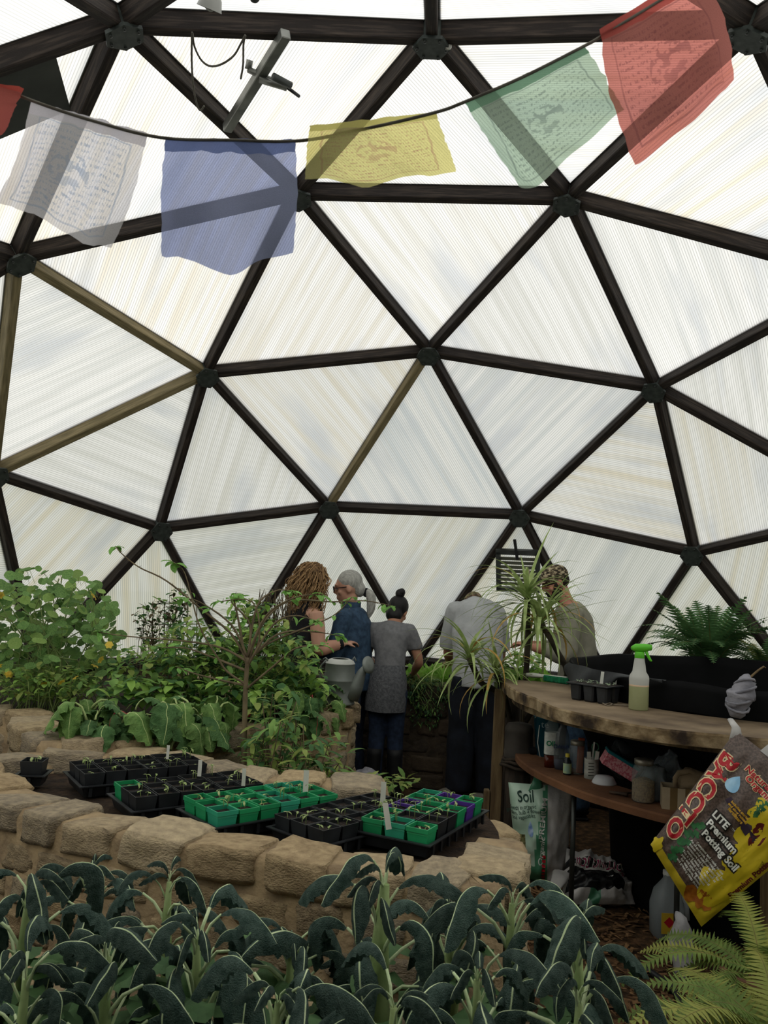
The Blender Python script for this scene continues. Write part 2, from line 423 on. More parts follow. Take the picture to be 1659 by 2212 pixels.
# ------------------------------------------------------------------ stone beds
STONE_RAMP = ('a59372', '857661', 'b09a76', '938773', '9c8460', 'b9a98c', '7a746a', 'a89c88')
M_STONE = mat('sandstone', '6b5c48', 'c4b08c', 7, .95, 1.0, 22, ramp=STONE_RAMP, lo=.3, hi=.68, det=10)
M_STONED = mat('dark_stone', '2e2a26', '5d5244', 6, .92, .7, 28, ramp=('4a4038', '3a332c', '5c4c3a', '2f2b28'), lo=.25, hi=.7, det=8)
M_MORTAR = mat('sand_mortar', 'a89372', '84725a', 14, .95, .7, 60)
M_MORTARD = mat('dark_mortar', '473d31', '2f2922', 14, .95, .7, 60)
M_SOIL = mat('potting_earth', '1d1611', '3a2c20', 30, .97, .9, 80)
def stone_mesh(seed):
    bm = bmesh.new(); bmesh.ops.create_cube(bm, size=1); bmesh.ops.subdivide_edges(bm, edges=bm.edges, cuts=5, use_grid_fill=True)
    rr = random.Random(seed); off = V((rr.uniform(0, 50), rr.uniform(0, 50), rr.uniform(0, 50)))
    sk = [rr.uniform(-.09, .09) for _ in range(6)]
    for v in bm.verts:
        c = v.co.copy(); p = 13
        k = (abs(c.x*2)**p + abs(c.y*2)**p + abs(c.z*2)**p)**(1/p)
        m = max(abs(c.x), abs(c.y), abs(c.z))*2
        c = c/k*m if k else c
        n = noise.noise_vector(c*2.3+off); n2 = noise.noise_vector(c*6+off)
        c += n*.05 + n2*.035
        c.z += sk[0]*c.x + sk[1]*c.y; c.x += sk[2]*c.z + sk[3]*c.y
        v.co = c
    me = bpy.data.meshes.new('stone'); bm.to_mesh(me); bm.free()
    for p in me.polygons: p.use_smooth = True
    return me
STONES = []; STONESD = []
for s_ in range(9):
    me = stone_mesh(s_); me.materials.append(M_STONE); STONES.append(me)
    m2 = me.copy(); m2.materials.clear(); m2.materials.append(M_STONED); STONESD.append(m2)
def stone_wall(parent, path, z0, z1, thick, courses, slen, closed=False, dark=False, jit=1.0, seed=1, low=None):
    rr = random.Random(seed); pl = cat_rom([(x, y, 0) for x, y in path], 10, closed)
    if closed: pl = pl + [pl[0]]
    cum = [0]
    for a, b in zip(pl, pl[1:]): cum.append(cum[-1]+(b-a).length)
    T = cum[-1]
    def ev(s):
        s = s % T if closed else min(max(s, 0), T)
        for i in range(len(pl)-1):
            if cum[i+1] >= s:
                d = pl[i+1]-pl[i]; t = (s-cum[i])/max(d.length, 1e-6); return pl[i].lerp(pl[i+1], t), d.normalized()
        return pl[-1], (pl[-1]-pl[-2]).normalized()
    base = wloc(parent)
    hs = [(z1-z0)/courses*rr.uniform(.9, 1.1) for _ in range(courses)]; k = (z1-z0)/sum(hs); hs = [h*k for h in hs]
    z = z0
    for c in range(courses):
        s = rr.uniform(0, slen) if not closed else rr.uniform(0, slen); end = s + T if closed else T
        if not closed: s = 0
        h = hs[c]; top = c == courses-1
        while s < end-.04:
            l = slen*rr.uniform(.65, 1.3)
            if end-(s+l) < slen*.45: l = end-s
            p, d = ev(s+l/2); hh = h*rr.uniform(.95, 1.12)
            if top and low and low(p): s += l; continue
            o = obj('stone', rr.choice(STONESD if dark else STONES), parent)
            o.location = (p.x-base.x, p.y-base.y, z+hh/2-base.z-.004)
            o.scale = ((l-.026), thick*rr.uniform(1.0, 1.14)*(1.10 if top else 1), hh*.88)
            o.rotation_euler = (rr.uniform(-.05, .05)*jit, rr.uniform(-.04, .04)*jit, math.atan2(d.y, d.x) + (PI if rr.random() < .5 else 0))
            s += l
        z += h
    mb = MB(); vs = []
    for i, p in enumerate(pl):
        d = (pl[min(i+1, len(pl)-1)]-pl[max(i-1, 0)]).normalized(); n = V((-d.y, d.x, 0))
        t = thick*.5*.99
        zc = z1-(hs[-1]+.01 if low and low(p) else 0)
        vs += [p+n*t+V((0, 0, z0)), p+n*t+V((0, 0, zc-.05)), p+n*t*.8+V((0, 0, zc-.022)), p-n*t*.8+V((0, 0, zc-.022)), p-n*t+V((0, 0, zc-.05)), p-n*t+V((0, 0, z0))]
    mb.add(vs, [(i*6+j, (i+1)*6+j, (i+1)*6+j+1, i*6+j+1) for i in range(len(pl)-1) for j in range(5)])
    part('mortar', mb, M_MORTARD if dark else M_MORTAR, parent)
    return pl
def soil(parent, poly, z, mat_=None, name='soil'):
    mb = MB(); c = sum((V((p[0], p[1], 0)) for p in poly), V((0, 0, 0)))/len(poly)
    rings = [1, .75, .5, .25]; n = len(poly); vs = []
    for r in rings:
        for p in poly:
            q = c.lerp(V((p[0], p[1], 0)), r); vs.append((q.x, q.y, z + noise.noise(q*5)*.02 + (1-r)*.015))
    vs.append((c.x, c.y, z+.02)); fs = [(i*n+j, i*n+(j+1) % n, (i+1)*n+(j+1) % n, (i+1)*n+j) for i in range(3) for j in range(n)]
    fs += [(3*n+j, 3*n+(j+1) % n, 4*n) for j in range(n)]
    mb.add(vs, fs); return part(name, mb, mat_ or M_SOIL, parent)

BED_Z = .72
cbed = empty('stone_bed', 'curved tan sandstone bed filled with seedling trays in the centre', 'raised bed', (-.6, -.5, 0))
CB = [(.22, -1.15), (.05, -1.13), (-.22, -1.06), (-.5, -.97), (-.8, -.88), (-1.08, -.76), (-1.34, -.58), (-1.58, -.36), (-1.72, -.12), (-1.55, .12), (-1.22, .22),
      (-.88, .10), (-.62, -.08), (-.3, -.12), (.1, -.1), (.33, -.18), (.36, -.5), (.31, -.86)]
pl = stone_wall(cbed, CB, 0, BED_Z+.02, .18, 7, .215, True, jit=1.3, seed=4, low=lambda p: p.x > -.05 and p.y > -.78)
soil(cbed, [(p.x, p.y) for p in pl[::4]], BED_Z-.07)

lbed = empty('stone_bed', 'shaded stone bed of chard and shrubs behind the seedling trays', 'raised bed', (-1.6, 1.6, 0))
LB = [(-3.6, .75), (-2.6, .85), (-2.0, .93), (-1.78, .55), (-1.52, .24), (-1.2, .42), (-.8, .85), (-.36, 1.45), (-.38, 1.85), (-.85, 2.05), (-1.25, 2.5), (-1.7, 3.3)]
pl2 = stone_wall(lbed, LB, 0, .78, .17, 6, .24, False, seed=8, dark=False)
arc = [(3.75*math.cos(math.radians(a)), 3.75*math.sin(math.radians(a))) for a in range(118, 166, 6)]
soil(lbed, [(p.x, p.y) for p in pl2[::6]] + arc[::-1][::-1] , .70)

fbed = empty('stone_bed', 'dark stone bed of lettuce along the far dome wall', 'raised bed', (.6, 3.2, 0))
FB = [(-.95, 3.45), (-.45, 3.1), (.05, 2.92), (.6, 2.86), (1.15, 2.84), (1.6, 2.55), (2.05, 2.12), (2.9, 1.85)]
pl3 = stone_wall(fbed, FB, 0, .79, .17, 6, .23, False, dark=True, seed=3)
arc = [(3.75*math.cos(math.radians(a)), 3.75*math.sin(math.radians(a))) for a in range(38, 112, 6)]
soil(fbed, [(p.x, p.y) for p in pl3[::6]] + arc, .72)

kbed = empty('stone_bed', 'low stone bed of dark kale in the foreground', 'raised bed', (-.4, -2.0, 0))
KB = [(-3.2, -.95), (-2.4, -1.0), (-1.7, -1.12), (-1.2, -1.22), (-.7, -1.38), (-.2, -1.48), (.3, -1.52), (.62, -1.62), (.78, -1.95), (.8, -2.5)]
pl4 = stone_wall(kbed, KB, 0, .48, .16, 4, .19, False, seed=6)
soil(kbed, [(p.x, p.y) for p in pl4[::5]] + [(.6, -3.1), (-.5, -3.3), (-1.7, -3.2), (-2.9, -2.4), (-3.4, -1.6)], .44)
# ------------------------------------------------------------------ seedling trays, pots and seedlings
M_BLACKP = mat('black_plastic', '17191c', '26292d', 12, .45, spec=.4)
M_GREENP = mat('green_plastic', '1f8f58', '2aa56a', 5, .4, spec=.45, leaf=.15, rand=.12)
M_TEALP = mat('teal_plastic', '2c9c7a', '3aad8a', 5, .4, spec=.45, leaf=.2)
M_PURP = mat('purple_plastic', '4a2c86', '5c3a9a', 5, .4, spec=.45, leaf=.1)
M_SEED = mat('seedling_green', '8fa860', 'b4c48a', 20, .6, leaf=.3)
M_PMIX = mat('seed_compost', '1a1512', '4a3f36', 160, .95, .5, 150, lo=.5, hi=.75)
M_TAG = mat('white_plastic_tag', 'd6d8d0', 'c6c9bf', 10, .6)
PW = .083
def pot_mesh(m, flare=True):
    mb = MB(); h = .08; a, b = PW/2-.002, PW/2*.74
    def ring(r, z): return [(-r, -r, z), (r, -r, z), (r, r, z), (-r, r, z)]
    zs = [(b, 0), (a-.003, h-.014), (a, h-.014), (a, h), (a-.004, h), (b+.006, h-.022)] if flare else [(b, 0), (a, h), (a-.003, h), (b+.006, h-.022)]
    vs = []
    for r, z in zs: vs += ring(r, z)
    fs = [(i*4+j, i*4+(j+1) % 4, (i+1)*4+(j+1) % 4, (i+1)*4+j) for i in range(len(zs)-1) for j in range(4)] + [(3, 2, 1, 0)]
    mb.add(vs, fs, 0, False); return mb.mesh('pot', m)
POT = {'b': pot_mesh(M_BLACKP, False), 'g': pot_mesh(M_GREENP), 't': pot_mesh(M_TEALP), 'p': pot_mesh(M_PURP)}
mb = MB(); r = PW*.44; mb.add([(-r, -r, .066), (r, -r, .066), (r, r, .066), (-r, r, .066)], [(0, 1, 2, 3)]); CMP = mb.mesh('compost', M_PMIX)
SEEDS = []
rg = random.Random(11)
for k in range(7):
    mb = MB()
    for s_ in range(2):
        x, y = rg.uniform(-.02, .02), rg.uniform(-.02, .02); h = rg.uniform(.012, .03); a = rg.uniform(0, 6.28)
        top = V((x+rg.uniform(-.006, .006), y, .066+h)); mb.tube([(x, y, .064), (x*1.05, y, .066+h*.6), top], .0013, 4)
        for q in (0, PI):
            d = V((math.cos(a+q), math.sin(a+q), rg.uniform(.1, .6)))
            leaf(mb, top, d, rg.uniform(.014, .024), .0045, rg.uniform(.6, 1.8), 3)
    SEEDS.append(mb.mesh('seedling', M_SEED))
def tray_mesh(l, wd):
    mb = MB(); h = .045; vs = []
    zs = [(-.012, 0), (0, h-.004), (.012, h-.004), (.012, h), (-.002, h), (-.015, .006)]
    for g, z in zs:
        a, b = l/2+g, wd/2+g; vs += [(-a, -b, z), (a, -b, z), (a, b, z), (-a, b, z)]
    mb.add(vs, [(i*4+j, i*4+(j+1) % 4, (i+1)*4+(j+1) % 4, (i+1)*4+j) for i in range(5) for j in range(4)] + [(3, 2, 1, 0), (20, 21, 22, 23)], 0, False)
    n = int(l/.06)
    for k in range(n):      # moulded ribs on the long sides
        for s_ in (-1, 1): mb.box((-l/2+(k+.5)*l/n, s_*(wd/2+.002), .02), (.012, .008, .034))
    return mb.mesh('tray', M_BLACKP)
CN = {'b': 'black', 'g': 'green', 't': 'blue-green', 'p': 'purple'}
TRAYS = [  # centre, angle, z of tray, colours of the rows from the near corner (long direction first), words
    ((-.50, -.556), 40, .675, ['tggtgg', 'gggtgg', 'ggggtt'], 'the green tray', 'black nursery flat carrying the all-green pots'),
    ((-.795, -.405), 35, .668, ['bbbbbb', 'bbbbbb', 'gbbbbb'], 'the one-green-pot tray', 'black nursery flat with one green pot at its corner'),
    ((-1.065, -.13), 33, .672, ['bbbbbb', 'bbbbbb', 'bbbbbb'], 'the far tray', 'black nursery flat of long-leaved seedlings by the back rim'),
    ((-.176, -.63), 47, .66, ['bbbbbb', 'bbbbbb', 'bbbbbb'], 'the front black tray', 'black nursery flat between the all-green tray and the mixed tray'),
    ((.085, -.60), 62, .672, ['gbbgpg', 'tbgggp', 'ggppgt'], 'the mixed tray', 'black nursery flat carrying green, black and purple pots'),
]
for (cx_, cy_), ang, z, rows, words, tl in TRAYS:
    a = math.radians(ang); L6 = 6*PW+.01; W3 = 3*PW+.01
    tr_ = obj('nursery_tray', tray_mesh(L6, W3), None, (cx_, cy_, z), (0, 0, a)); tag(tr_, tl, 'tray', 'black nursery trays in the centre bed')
    for r_i, row in enumerate(rows):
        for c_i, ch in enumerate(row):
            lx = (c_i-2.5)*PW; ly = (r_i-1)*PW
            p = V((cx_, cy_, 0)) + V((lx*math.cos(a)-ly*math.sin(a), lx*math.sin(a)+ly*math.cos(a), z+.008+rnd(-.002, .003)))
            e = obj('seedling_pot', POT[ch], None, p, (0, 0, a+rnd(-.03, .03)))
            n_same = sum(q == ch for rr in rows for q in rr)
            tag(e, CN[ch] + ' seedling pot, ' + ('leftmost', 'second', 'third', 'fourth', 'fifth', 'last')[c_i] + ' from left in the ' + ('front', 'middle', 'back')[r_i] + ' row of ' + words, 'plant pot', CN[ch] + ' pots in ' + words if n_same > 1 else None)
            obj('compost', CMP, e); 
            if R_.random() < .85: obj('seedling', R_.choice(SEEDS), e, (0, 0, 0), (0, 0, rnd(0, 6.28)), (1, 1, rnd(.8, 1.3)))
# one pot on its own at the far left
tr_ = obj('nursery_tray', tray_mesh(.1, .1), None, (-1.465, -.20, .672), (0, 0, .1)); tag(tr_, 'small black tray under the lone pot at the left rim', 'tray')
e = obj('seedling_pot', POT['b'], None, (-1.465, -.20, .68), (0, 0, .1), (1.1, 1.1, 1.1)); tag(e, 'lone black seedling pot at the left end of the trays', 'plant pot')
obj('compost', CMP, e); obj('seedling', SEEDS[2], e); obj('seedling', SEEDS[4], e)
# bed filler below trays: dark bench boards
# plant markers
for (x, y, h, zz, wd_, lb) in ((362, 1632, 22, .80, 6, 'thin white plant marker in the far black tray'), (431, 1668, 26, .78, 8, 'white plant marker between black tray and back rim'),
                           (526, 1688, 28, .78, 8, 'white plant marker behind the all-green tray'), (660, 1706, 42, .77, 11, 'tall white plant marker in the all-green tray'),
                           (827, 1727, 38, .76, 11, 'white plant marker at the back of the front black tray'), (838, 1777, 42, .765, 12, 'leaning white plant marker in a blue-green pot')):
    b = pz(x, y, zz); dep = b.y-CAM.y; t = at(x-(6 if 'leaning' in lb else -2), y-h, dep); wd = wd_*dep/F
    mb = MB(); d = (t-b); b2 = b-d*.35
    mb.box((b2+t)/2, (wd, .0015, (t-b2).length), V((0, 0, 1)).rotation_difference(d.normalized()).to_matrix())
    single('plant_marker', mb, M_TAG, lb, 'plant marker', 'white plant markers in the trays')
# ------------------------------------------------------------------ bench, tank and what stands there
TC = V((1.89, .86, 0)); BZ = 1.03; SZ = .655
M_BENCH = mat('weathered_plywood', '4f4132', '8a7962', 4, .85, .4, 30, c3='756550', lo=.30, hi=.70, det=10, stretch=(1, 1, 1))
M_BEDGE = mat('stained_plank_edge', '2e241c', '9c8a6c', 9, .9, .6, 40, c3='705e44', lo=.36, hi=.64, det=10)
M_SHELF = mat('red_brown_shelf', '4a2d1c', '7a553a', 4, .85, .4, 40, lo=.3, hi=.7)
M_LINER = mat('black_rubber_liner', '060708', '0c0d0f', 6, .8, .2, 8, spec=.12)
M_GREYF = mat('grey_liner_fold', '2c2e30', '424547', 6, .75, .3, 12, spec=.2)
M_WATER = mat('dark_water', '0b0d0e', '0f1213', 3, .08, spec=.5)
M_POST = mat('pale_post_wood', '7d6a4c', '5b4a34', 5, .85, .4, 40, stretch=(8, 8, 1))
M_LOG = mat('dark_log', '231e19', '3b322a', 8, .9, .6, 20, stretch=(4, 4, 1))
def pol(r, deg, z): a = math.radians(deg); return TC + V((r*math.cos(a), r*math.sin(a), z))
def interp(tab):
    def f(a):
        for (a0, r0), (a1, r1) in zip(tab, tab[1:]):
            if a <= a1: return r0+(r1-r0)*(.5-.5*math.cos(PI*max(0, (a-a0)/(a1-a0))))
        return tab[-1][1]
    return f
BR1 = interp([(160, 1.33), (181, 1.30), (197, 1.31), (216, 1.42), (231, 1.475), (245, 1.41), (262, 1.36), (310, 1.36)]); SR1 = interp([(165, 1.235), (200, 1.22), (217, 1.245), (235, 1.27), (280, 1.27)])
def annulus(mb, r0, r1, z0, z1, a0, a1, n=40, mtop=0, medge=1, wav=0, r1f=None):
    vs = []
    for i in range(n+1):
        a = a0+(a1-a0)*i/n; w_ = wav*math.sin(i*1.7)+(r1f(a)-r1 if r1f else 0)
        vs += [pol(r0, a, z1), pol(r1+w_, a, z1), pol(r1+.004+w_, a, z1-.008), pol(r1+.004+w_, a, z0), pol(r0, a, z0)]
    fs = []; ms = []
    for i in range(n):
        for j in range(5):
            fs.append((i*5+j, i*5+(j+1) % 5, (i+1)*5+(j+1) % 5, (i+1)*5+j)); ms.append(mtop if j in (0, 3) else medge)
    fs += [(0, 1, 2, 3, 4), (n*5+4, n*5+3, n*5+2, n*5+1, n*5)]; ms += [medge, medge]
    mb.add(vs, fs, 0, False); mb.m[-len(fs):] = ms
bench = empty('potting_bench', 'curved weathered wooden potting bench wrapped around the black tank', 'bench', pol(1.25, 215, 0))
mb = MB(); annulus(mb, .955, 1.44, BZ-.055, BZ, 166.5, 300, 70, wav=.003, r1f=BR1); part('benchtop', mb, [M_BENCH, M_BEDGE], bench)
mb = MB(); annulus(mb, 1.20, 1.26, BZ-.10, BZ-.056, 172, 298, 40); part('apron', mb, [M_BEDGE, M_BEDGE], bench)
mb = MB(); annulus(mb, 1.0, 1.24, SZ-.035, SZ, 172, 268, 40, r1f=SR1); part('shelf', mb, [M_SHELF, M_SHELF], bench, label='red-brown lower shelf')
def post(p0, p1, wd, m, name='post'):
    mb = MB(); p0, p1 = V(p0), V(p1); d = p1-p0
    mb.box((p0+p1)/2, (wd[0], wd[1], d.length), V((0, 0, 1)).rotation_difference(d.normalized()).to_matrix(), bev=.004); return part(name, mb, m, bench)
q_ = at(1081, 1500, 4.78); post((q_.x-.01, q_.y, 0), (q_.x, q_.y, BZ-.056), (.06, .05), M_POST)
post(pol(1.23, 250, 0), pol(1.23, 250, BZ-.101), (.10, .05), M_POST)
post((q_.x-.056, q_.y, 0), (q_.x-.056, q_.y, .42), (.03, .05), M_POST, 'brace')
ql = at(1106, 1500, 5.02)
mb = MB(); mb.tube([(ql.x, ql.y, 0), (ql.x, ql.y, BZ-.10)], [.055, .05], 12); part('log_post', mb, M_LOG, bench)
for a in (205, 232): 
    mb = MB(); mb.tube([pol(1.16, a, 0), pol(1.16, a, SZ-.036)], .012, 8); part('shelf_support', mb, M_BOLT, bench)
tank = empty('water_tank', 'round black rubber-lined pond tank behind the potting bench', 'tank', TC)
mb = MB(); RZ = 1.15
prof = [(.70, 0), (.73, .45), (.92, .9), (.945, RZ-.03)]
mb.lathe(prof, TC, 48); part('tank_wall', mb, M_LINER, tank)
mb = MB(); vs = []; n = 60; rp = [(.95, RZ-.12), (.965, RZ-.02), (.955, RZ+.012), (.94, RZ+.006), (.93, RZ-.05), (.915, .95)]
for i in range(n):
    a = 360*i/n; wv = noise.noise(V((math.cos(a*.0175)*3, math.sin(a*.0175)*3, 0)))
    for r, z in rp: vs.append(pol(r+wv*.012*(z > .9), a, z+wv*.02*(z > .9)))
mb.add(vs, [(i*6+j, i*6+j+1, ((i+1) % n)*6+j+1, ((i+1) % n)*6+j) for i in range(n) for j in range(5)]); part('liner', mb, M_LINER, tank)
mb = MB(); mb.lathe([(.001, .98), (.92, .98)], TC, 48); part('water', mb, M_WATER, tank)
# folded grey liner flap over the left of the rim
mb = MB(); n1, n2 = 20, 9; vs = []
for i in range(n1+1):
    t = i/n1; a = 178+t*46
    for j in range(n2+1):
        s_ = j/n2; r = .972+.012*math.sin(s_*3)+.012*math.sin(t*17+s_*4); z = RZ+.016-s_*(.125*math.sin(PI*min(1, t*1.25+.12))**.7+.008)+.012*math.sin(t*11+s_*5)*s_
        vs.append(pol(r+s_*.015, a, z))
mb.add(vs, [(i*(n2+1)+j, (i+1)*(n2+1)+j, (i+1)*(n2+1)+j+1, i*(n2+1)+j+1) for i in range(n1) for j in range(n2)]); part('liner_flap', mb, M_GREYF, tank, label='grey crumpled liner flap')

def glassy(name, c, alpha=.25, rough=.08): return mat(name, c, c, rough=rough, alpha=alpha, spec=.6)
M_GLASS = glassy('clear_glass', 'aab4b4', .22); M_WHITE = mat('white_plastic', 'd8d9d4', 'cfd0ca', 5, .45)
def onbench(x, y): return pz(x, y, BZ)
def onshelf(x, y): return pz(x, y, SZ)
# spray bottle
p = onbench(1379, 1533); sb = empty('spray_bottle', 'spray bottle with green trigger and yellowish liquid on the potting bench', 'spray bottle', p)
M_SPB = mat('frosted_plastic', 'c9cbc6', 'd5d6d2', 4, .4, leaf=.35); M_LIQ = mat('yellow_green_liquid', 'b9bd93', 'a9ae82', 4, .35, leaf=.35); M_TRIG = mat('lime_green_plastic', '5fbf2e', '52ad28', 4, .4)
M_SEDI = mat('pink_scum', 'd3b79a', rough=.5)
mb = MB(); mb.lathe([(.001, 0), (.04, 0), (.043, .006), (.043, .105)], p, 24); part('liquid', mb, M_LIQ, sb)
mb = MB(); mb.lathe([(.043, .105), (.0435, .108), (.043, .112)], p, 24); part('scum_line', mb, M_SEDI, sb)
mb = MB(); mb.lathe([(.043, .112), (.044, .135), (.042, .15), (.03, .17), (.026, .20), (.022, .225), (.021, .232)], p, 24); part('bottle', mb, M_SPB, sb)
mb = MB(); mb.lathe([(.021, .228), (.022, .23), (.022, .252), (.018, .258), (.001, .258)], p, 18)
q = V((.6, -.8, 0)).normalized()
ax = V((1, -.35, 0)).normalized()
mb.loft([(p+ax*-.036+V((0, 0, .272)), V((0, .012, 0)), V((0, 0, .008))), (p+ax*-.02+V((0, 0, .274)), V((0, .017, 0)), V((0, 0, .018))), (p+ax*.02+V((0, 0, .276)), V((0, .017, 0)), V((0, 0, .019))), (p+ax*.05+V((0, 0, .28)), V((0, .012, 0)), V((0, 0, .013)))], 12)
hd = part('spray_head', mb, M_TRIG, sb)
mb = MB(); mb.tube([p+ax*.026+V((0, 0, .265)), p+ax*.034+V((0, 0, .245)), p+ax*.045+V((0, 0, .225)), p+ax*.052+V((0, 0, .218))], [.008, .007, .006, .004], 8); part('trigger', mb, M_TRIG, hd)
# brush
p = onbench(1185, 1472); br = empty('hand_brush', 'green-bristled hand brush with white handle on the bench end', 'brush', p, 0)
d = (onbench(1222, 1476)-onbench(1140, 1465)).normalized(); a0 = onbench(1138, 1466)
mb = MB(); mb.tube([a0+V((0, 0, .022)), a0+d*.04+V((0, 0, .024)), a0+d*.10+V((0, 0, .026)), a0+d*.26+V((0, 0, .03))], [.014, .018, .013, .014], 10, flat=.8); part('handle', mb, M_WHITE, br)
mb = MB(); rz = math.atan2(d.y, d.x); mb.box(a0+d*.2+V((0, 0, .018)), (.16, .05, .034), Euler((0, 0, rz)).to_matrix(), bev=.006); part('bristles', mb, mat('green_bristle', '0f5a3c', '1b7a50', 90, .9, .8, 150, stretch=(1, 1, .2)), br)
# cell pack with seedlings
p = onbench(1284, 1515); cp = empty('cell_pack', 'black six-cell pack of tiny seedlings on the bench', 'plant pot', p)
mb = MB(); ax = (onbench(1325, 1516)-onbench(1240, 1503)).normalized(); ay = V((-ax.y, ax.x, 0)); Mx = Matrix((ax, ay, V((0, 0, 1)))).transposed()
for i in range(3):
    for j in range(2):
        c = p+ax*(i-1)*.07+ay*(j-.5)*.066
        mb.box(c+V((0, 0, .04)), (.05, .05, .08), Mx, taper=1.3, bev=.008)
mb.box(p+V((0, 0, .08)), (.222, .15, .005), Mx); part('cells', mb, M_BLACKP, cp)
mb = MB()
for i in range(3):
    for j in range(2): mb.box(p+ax*(i-1)*.07+ay*(j-.5)*.066+V((0, 0, .081)), (.056, .056, .005), Mx)
part('compost', mb, M_PMIX, cp)
mb = MB()
for k in range(40):
    b = p+ax*rnd(-.1, .1)+ay*rnd(-.06, .06)+V((0, 0, .083))
    for q_ in range(2): leaf(mb, b+V((0, 0, .008)), V((rnd(-1, 1), rnd(-1, 1), .5)), .012, .004, 1, 2)
part('seedlings', mb, mat('pale_seedling', '7f9478', '9fb092', 20, .7, leaf=.3), cp, kind='stuff')
for x, y, h, lb in ((1299, 1478, 27, 'cream plant marker standing in the cell pack'), (1327, 1483, 19, 'short white plant marker standing in the cell pack')):
    dep = p.y-CAM.y+.01; a_, b_ = at(x-1, y+8, dep), at(x+3, y-h, dep); mb = MB(); mb.box((a_+b_)/2, (.015, .0015, (b_-a_).length), V((0, 0, 1)).rotation_difference((b_-a_).normalized()).to_matrix())
    single('plant_marker', mb, M_TAG, lb, 'plant marker')
# key ring with wire
p = onbench(1312, 1524); mb = MB(); ring = [p+V((.022*math.cos(t*.42), .022*math.sin(t*.42), .006+.004*math.sin(t))) for t in range(16)]
mb.tube(ring, .003, 6); mb.tube([p+V((.022, 0, .006)), p+V((.05, -.01, .006)), p+V((.085, -.012, .006)), p+V((.11, -.03, .006))], [.004, .003, .004, .003], 6)
single('wire_ring', mb, mat('old_wire', '8f8676', '6d6354', 30, .5, metal=.5), 'small twisted wire ring lying beside the spray bottle', 'wire')
# cloth-wrapped bundle with stick
p = onbench(1588, 1559); bd = empty('cloth_bundle', 'grey cloth-wrapped bulb with a bare stick on the bench', 'bundle', p)
M_CLOTH = mat('grey_blue_cloth', '5c5d66', '8a8a92', 9, .9, .7, 30)
mb = MB(); tilt = V((.28, 0, 1)).normalized(); secs = []
for i in range(13):
    t = i/12; r = .055*math.sin(PI*(t*.86+.1))**.7*(1+.12*math.sin(i*2.2)); c = p+V((0, 0, .012))+tilt*(t*.175)
    secs.append((c+V((0, 0, .015)), V((r, 0, -.012*math.sin(i*1.3))), V((0, r*.95, .01*math.cos(i)))))
mb.loft(secs, 16)
for v in mb.v: v += noise.noise_vector(v*28)*.009
part('cloth', mb, M_CLOTH, bd)
mb = MB()
for i in range(4): 
    t = .2+.2*i; c = p+V((0, 0, .03))+tilt*(t*.175); rr_ = .056*math.sin(PI*(t*.86+.1))**.7-.001
    mb.tube([c+V((rr_*math.cos(k*.6), rr_*math.sin(k*.6), .02*math.sin(k*.6+i))) for k in range(12)], .006, 6)
part('wrapping', mb, M_CLOTH, bd)
mb = MB(); dep = p.y-CAM.y; mb.tube([at(1598, 1485, dep), at(1615, 1468, dep), at(1638, 1448, dep), at(1650, 1440, dep), at(1654, 1443, dep)], [.006, .005, .0045, .004, .003], 7); part('stick', mb, M_POST, bd)

# --- shelf things
M_AMB = mat('amber_liquid', '4a1e12', '5c2818', 4, .2); M_LBLW = mat('white_label', 'c8ccc6', 'a9aea9', 40, .7); M_BLUL = mat('blue_soap', '1c2440', '24305a', 4, .2)
def label_text(s, c, size, m, parent, facing, name='lettering', bold=.0):
    """flat lettering standing upright at c, facing the direction given"""
    vs, fs = text2d(s, size, bold); f = V((facing.x, facing.y, 0)).normalized(); r = V((-f.y, f.x, 0))
    mb = MB(); mb.add([V(c)+r*x+V((0, 0, 1))*y for x, y in vs], fs, 0, False); return part(name, mb, m, parent)
def tocam(p): return V((CAM.x-p.x, CAM.y-p.y, 0)).normalized()
INK = mat('dark_ink', '1c2a4a', rough=.7); INKG = mat('green_ink', '1f7a50', rough=.7); INKK = mat('black_ink', '191919', rough=.7)
p = onshelf(1190, 1657); e = empty('oil_soap_bottle', 'tall clear bottle of amber liquid with white label on the shelf', 'bottle', p)
mb = MB(); mb.loft([(p+V((0, 0, z)), V((a, 0, 0)), V((0, b, 0))) for z, a, b in ((0, .034, .022), (.06, .036, .024))], 20, pw=.7); part('liquid', mb, M_AMB, e)
mb = MB(); mb.loft([(p+V((0, 0, z)), V((a, 0, 0)), V((0, b, 0))) for z, a, b in ((.06, .036, .024), (.18, .036, .024), (.215, .03, .02), (.235, .014, .014), (.25, .013, .013))], 20, pw=.7); part('bottle', mb, M_GLASS, e)
mb = MB(); mb.loft([(p+V((0, 0, z)), V((.0368, 0, 0)), V((0, .0248, 0))) for z in (.065, .175)], 20, cap=False, pw=.7); part('label', mb, M_LBLW, e)
mb = MB(); mb.lathe([(.001, .275), (.014, .275), (.015, .25), (.014, .248)], p, 14); part('cap', mb, M_WHITE, e)
f = tocam(p); label_text('OIL', p+f*.028+V((0, 0, .12)), .034, INKG, e, f, bold=.001)
p = onshelf(1215, 1664); p.y += .02; e = empty('dish_soap_bottle', 'clear waisted dish soap bottle with blue soap and white lettering', 'bottle', p)
mb = MB(); sh = ((0, .036), (.03, .041), (.08, .042), (.12, .038), (.16, .034), (.19, .026), (.215, .014), (.23, .013))
mb.loft([(p+V((0, 0, z)), V((a, 0, 0)), V((0, a*.62, 0))) for z, a in sh], 20); part('bottle', mb, glassy('smoky_plastic', '6d7378', .4), e)
mb = MB(); mb.loft([(p+V((0, 0, z)), V((a*.95, 0, 0)), V((0, a*.58, 0))) for z, a in ((0.002, .036), (.03, .041), (.05, .0415))], 20); part('liquid', mb, M_BLUL, e)
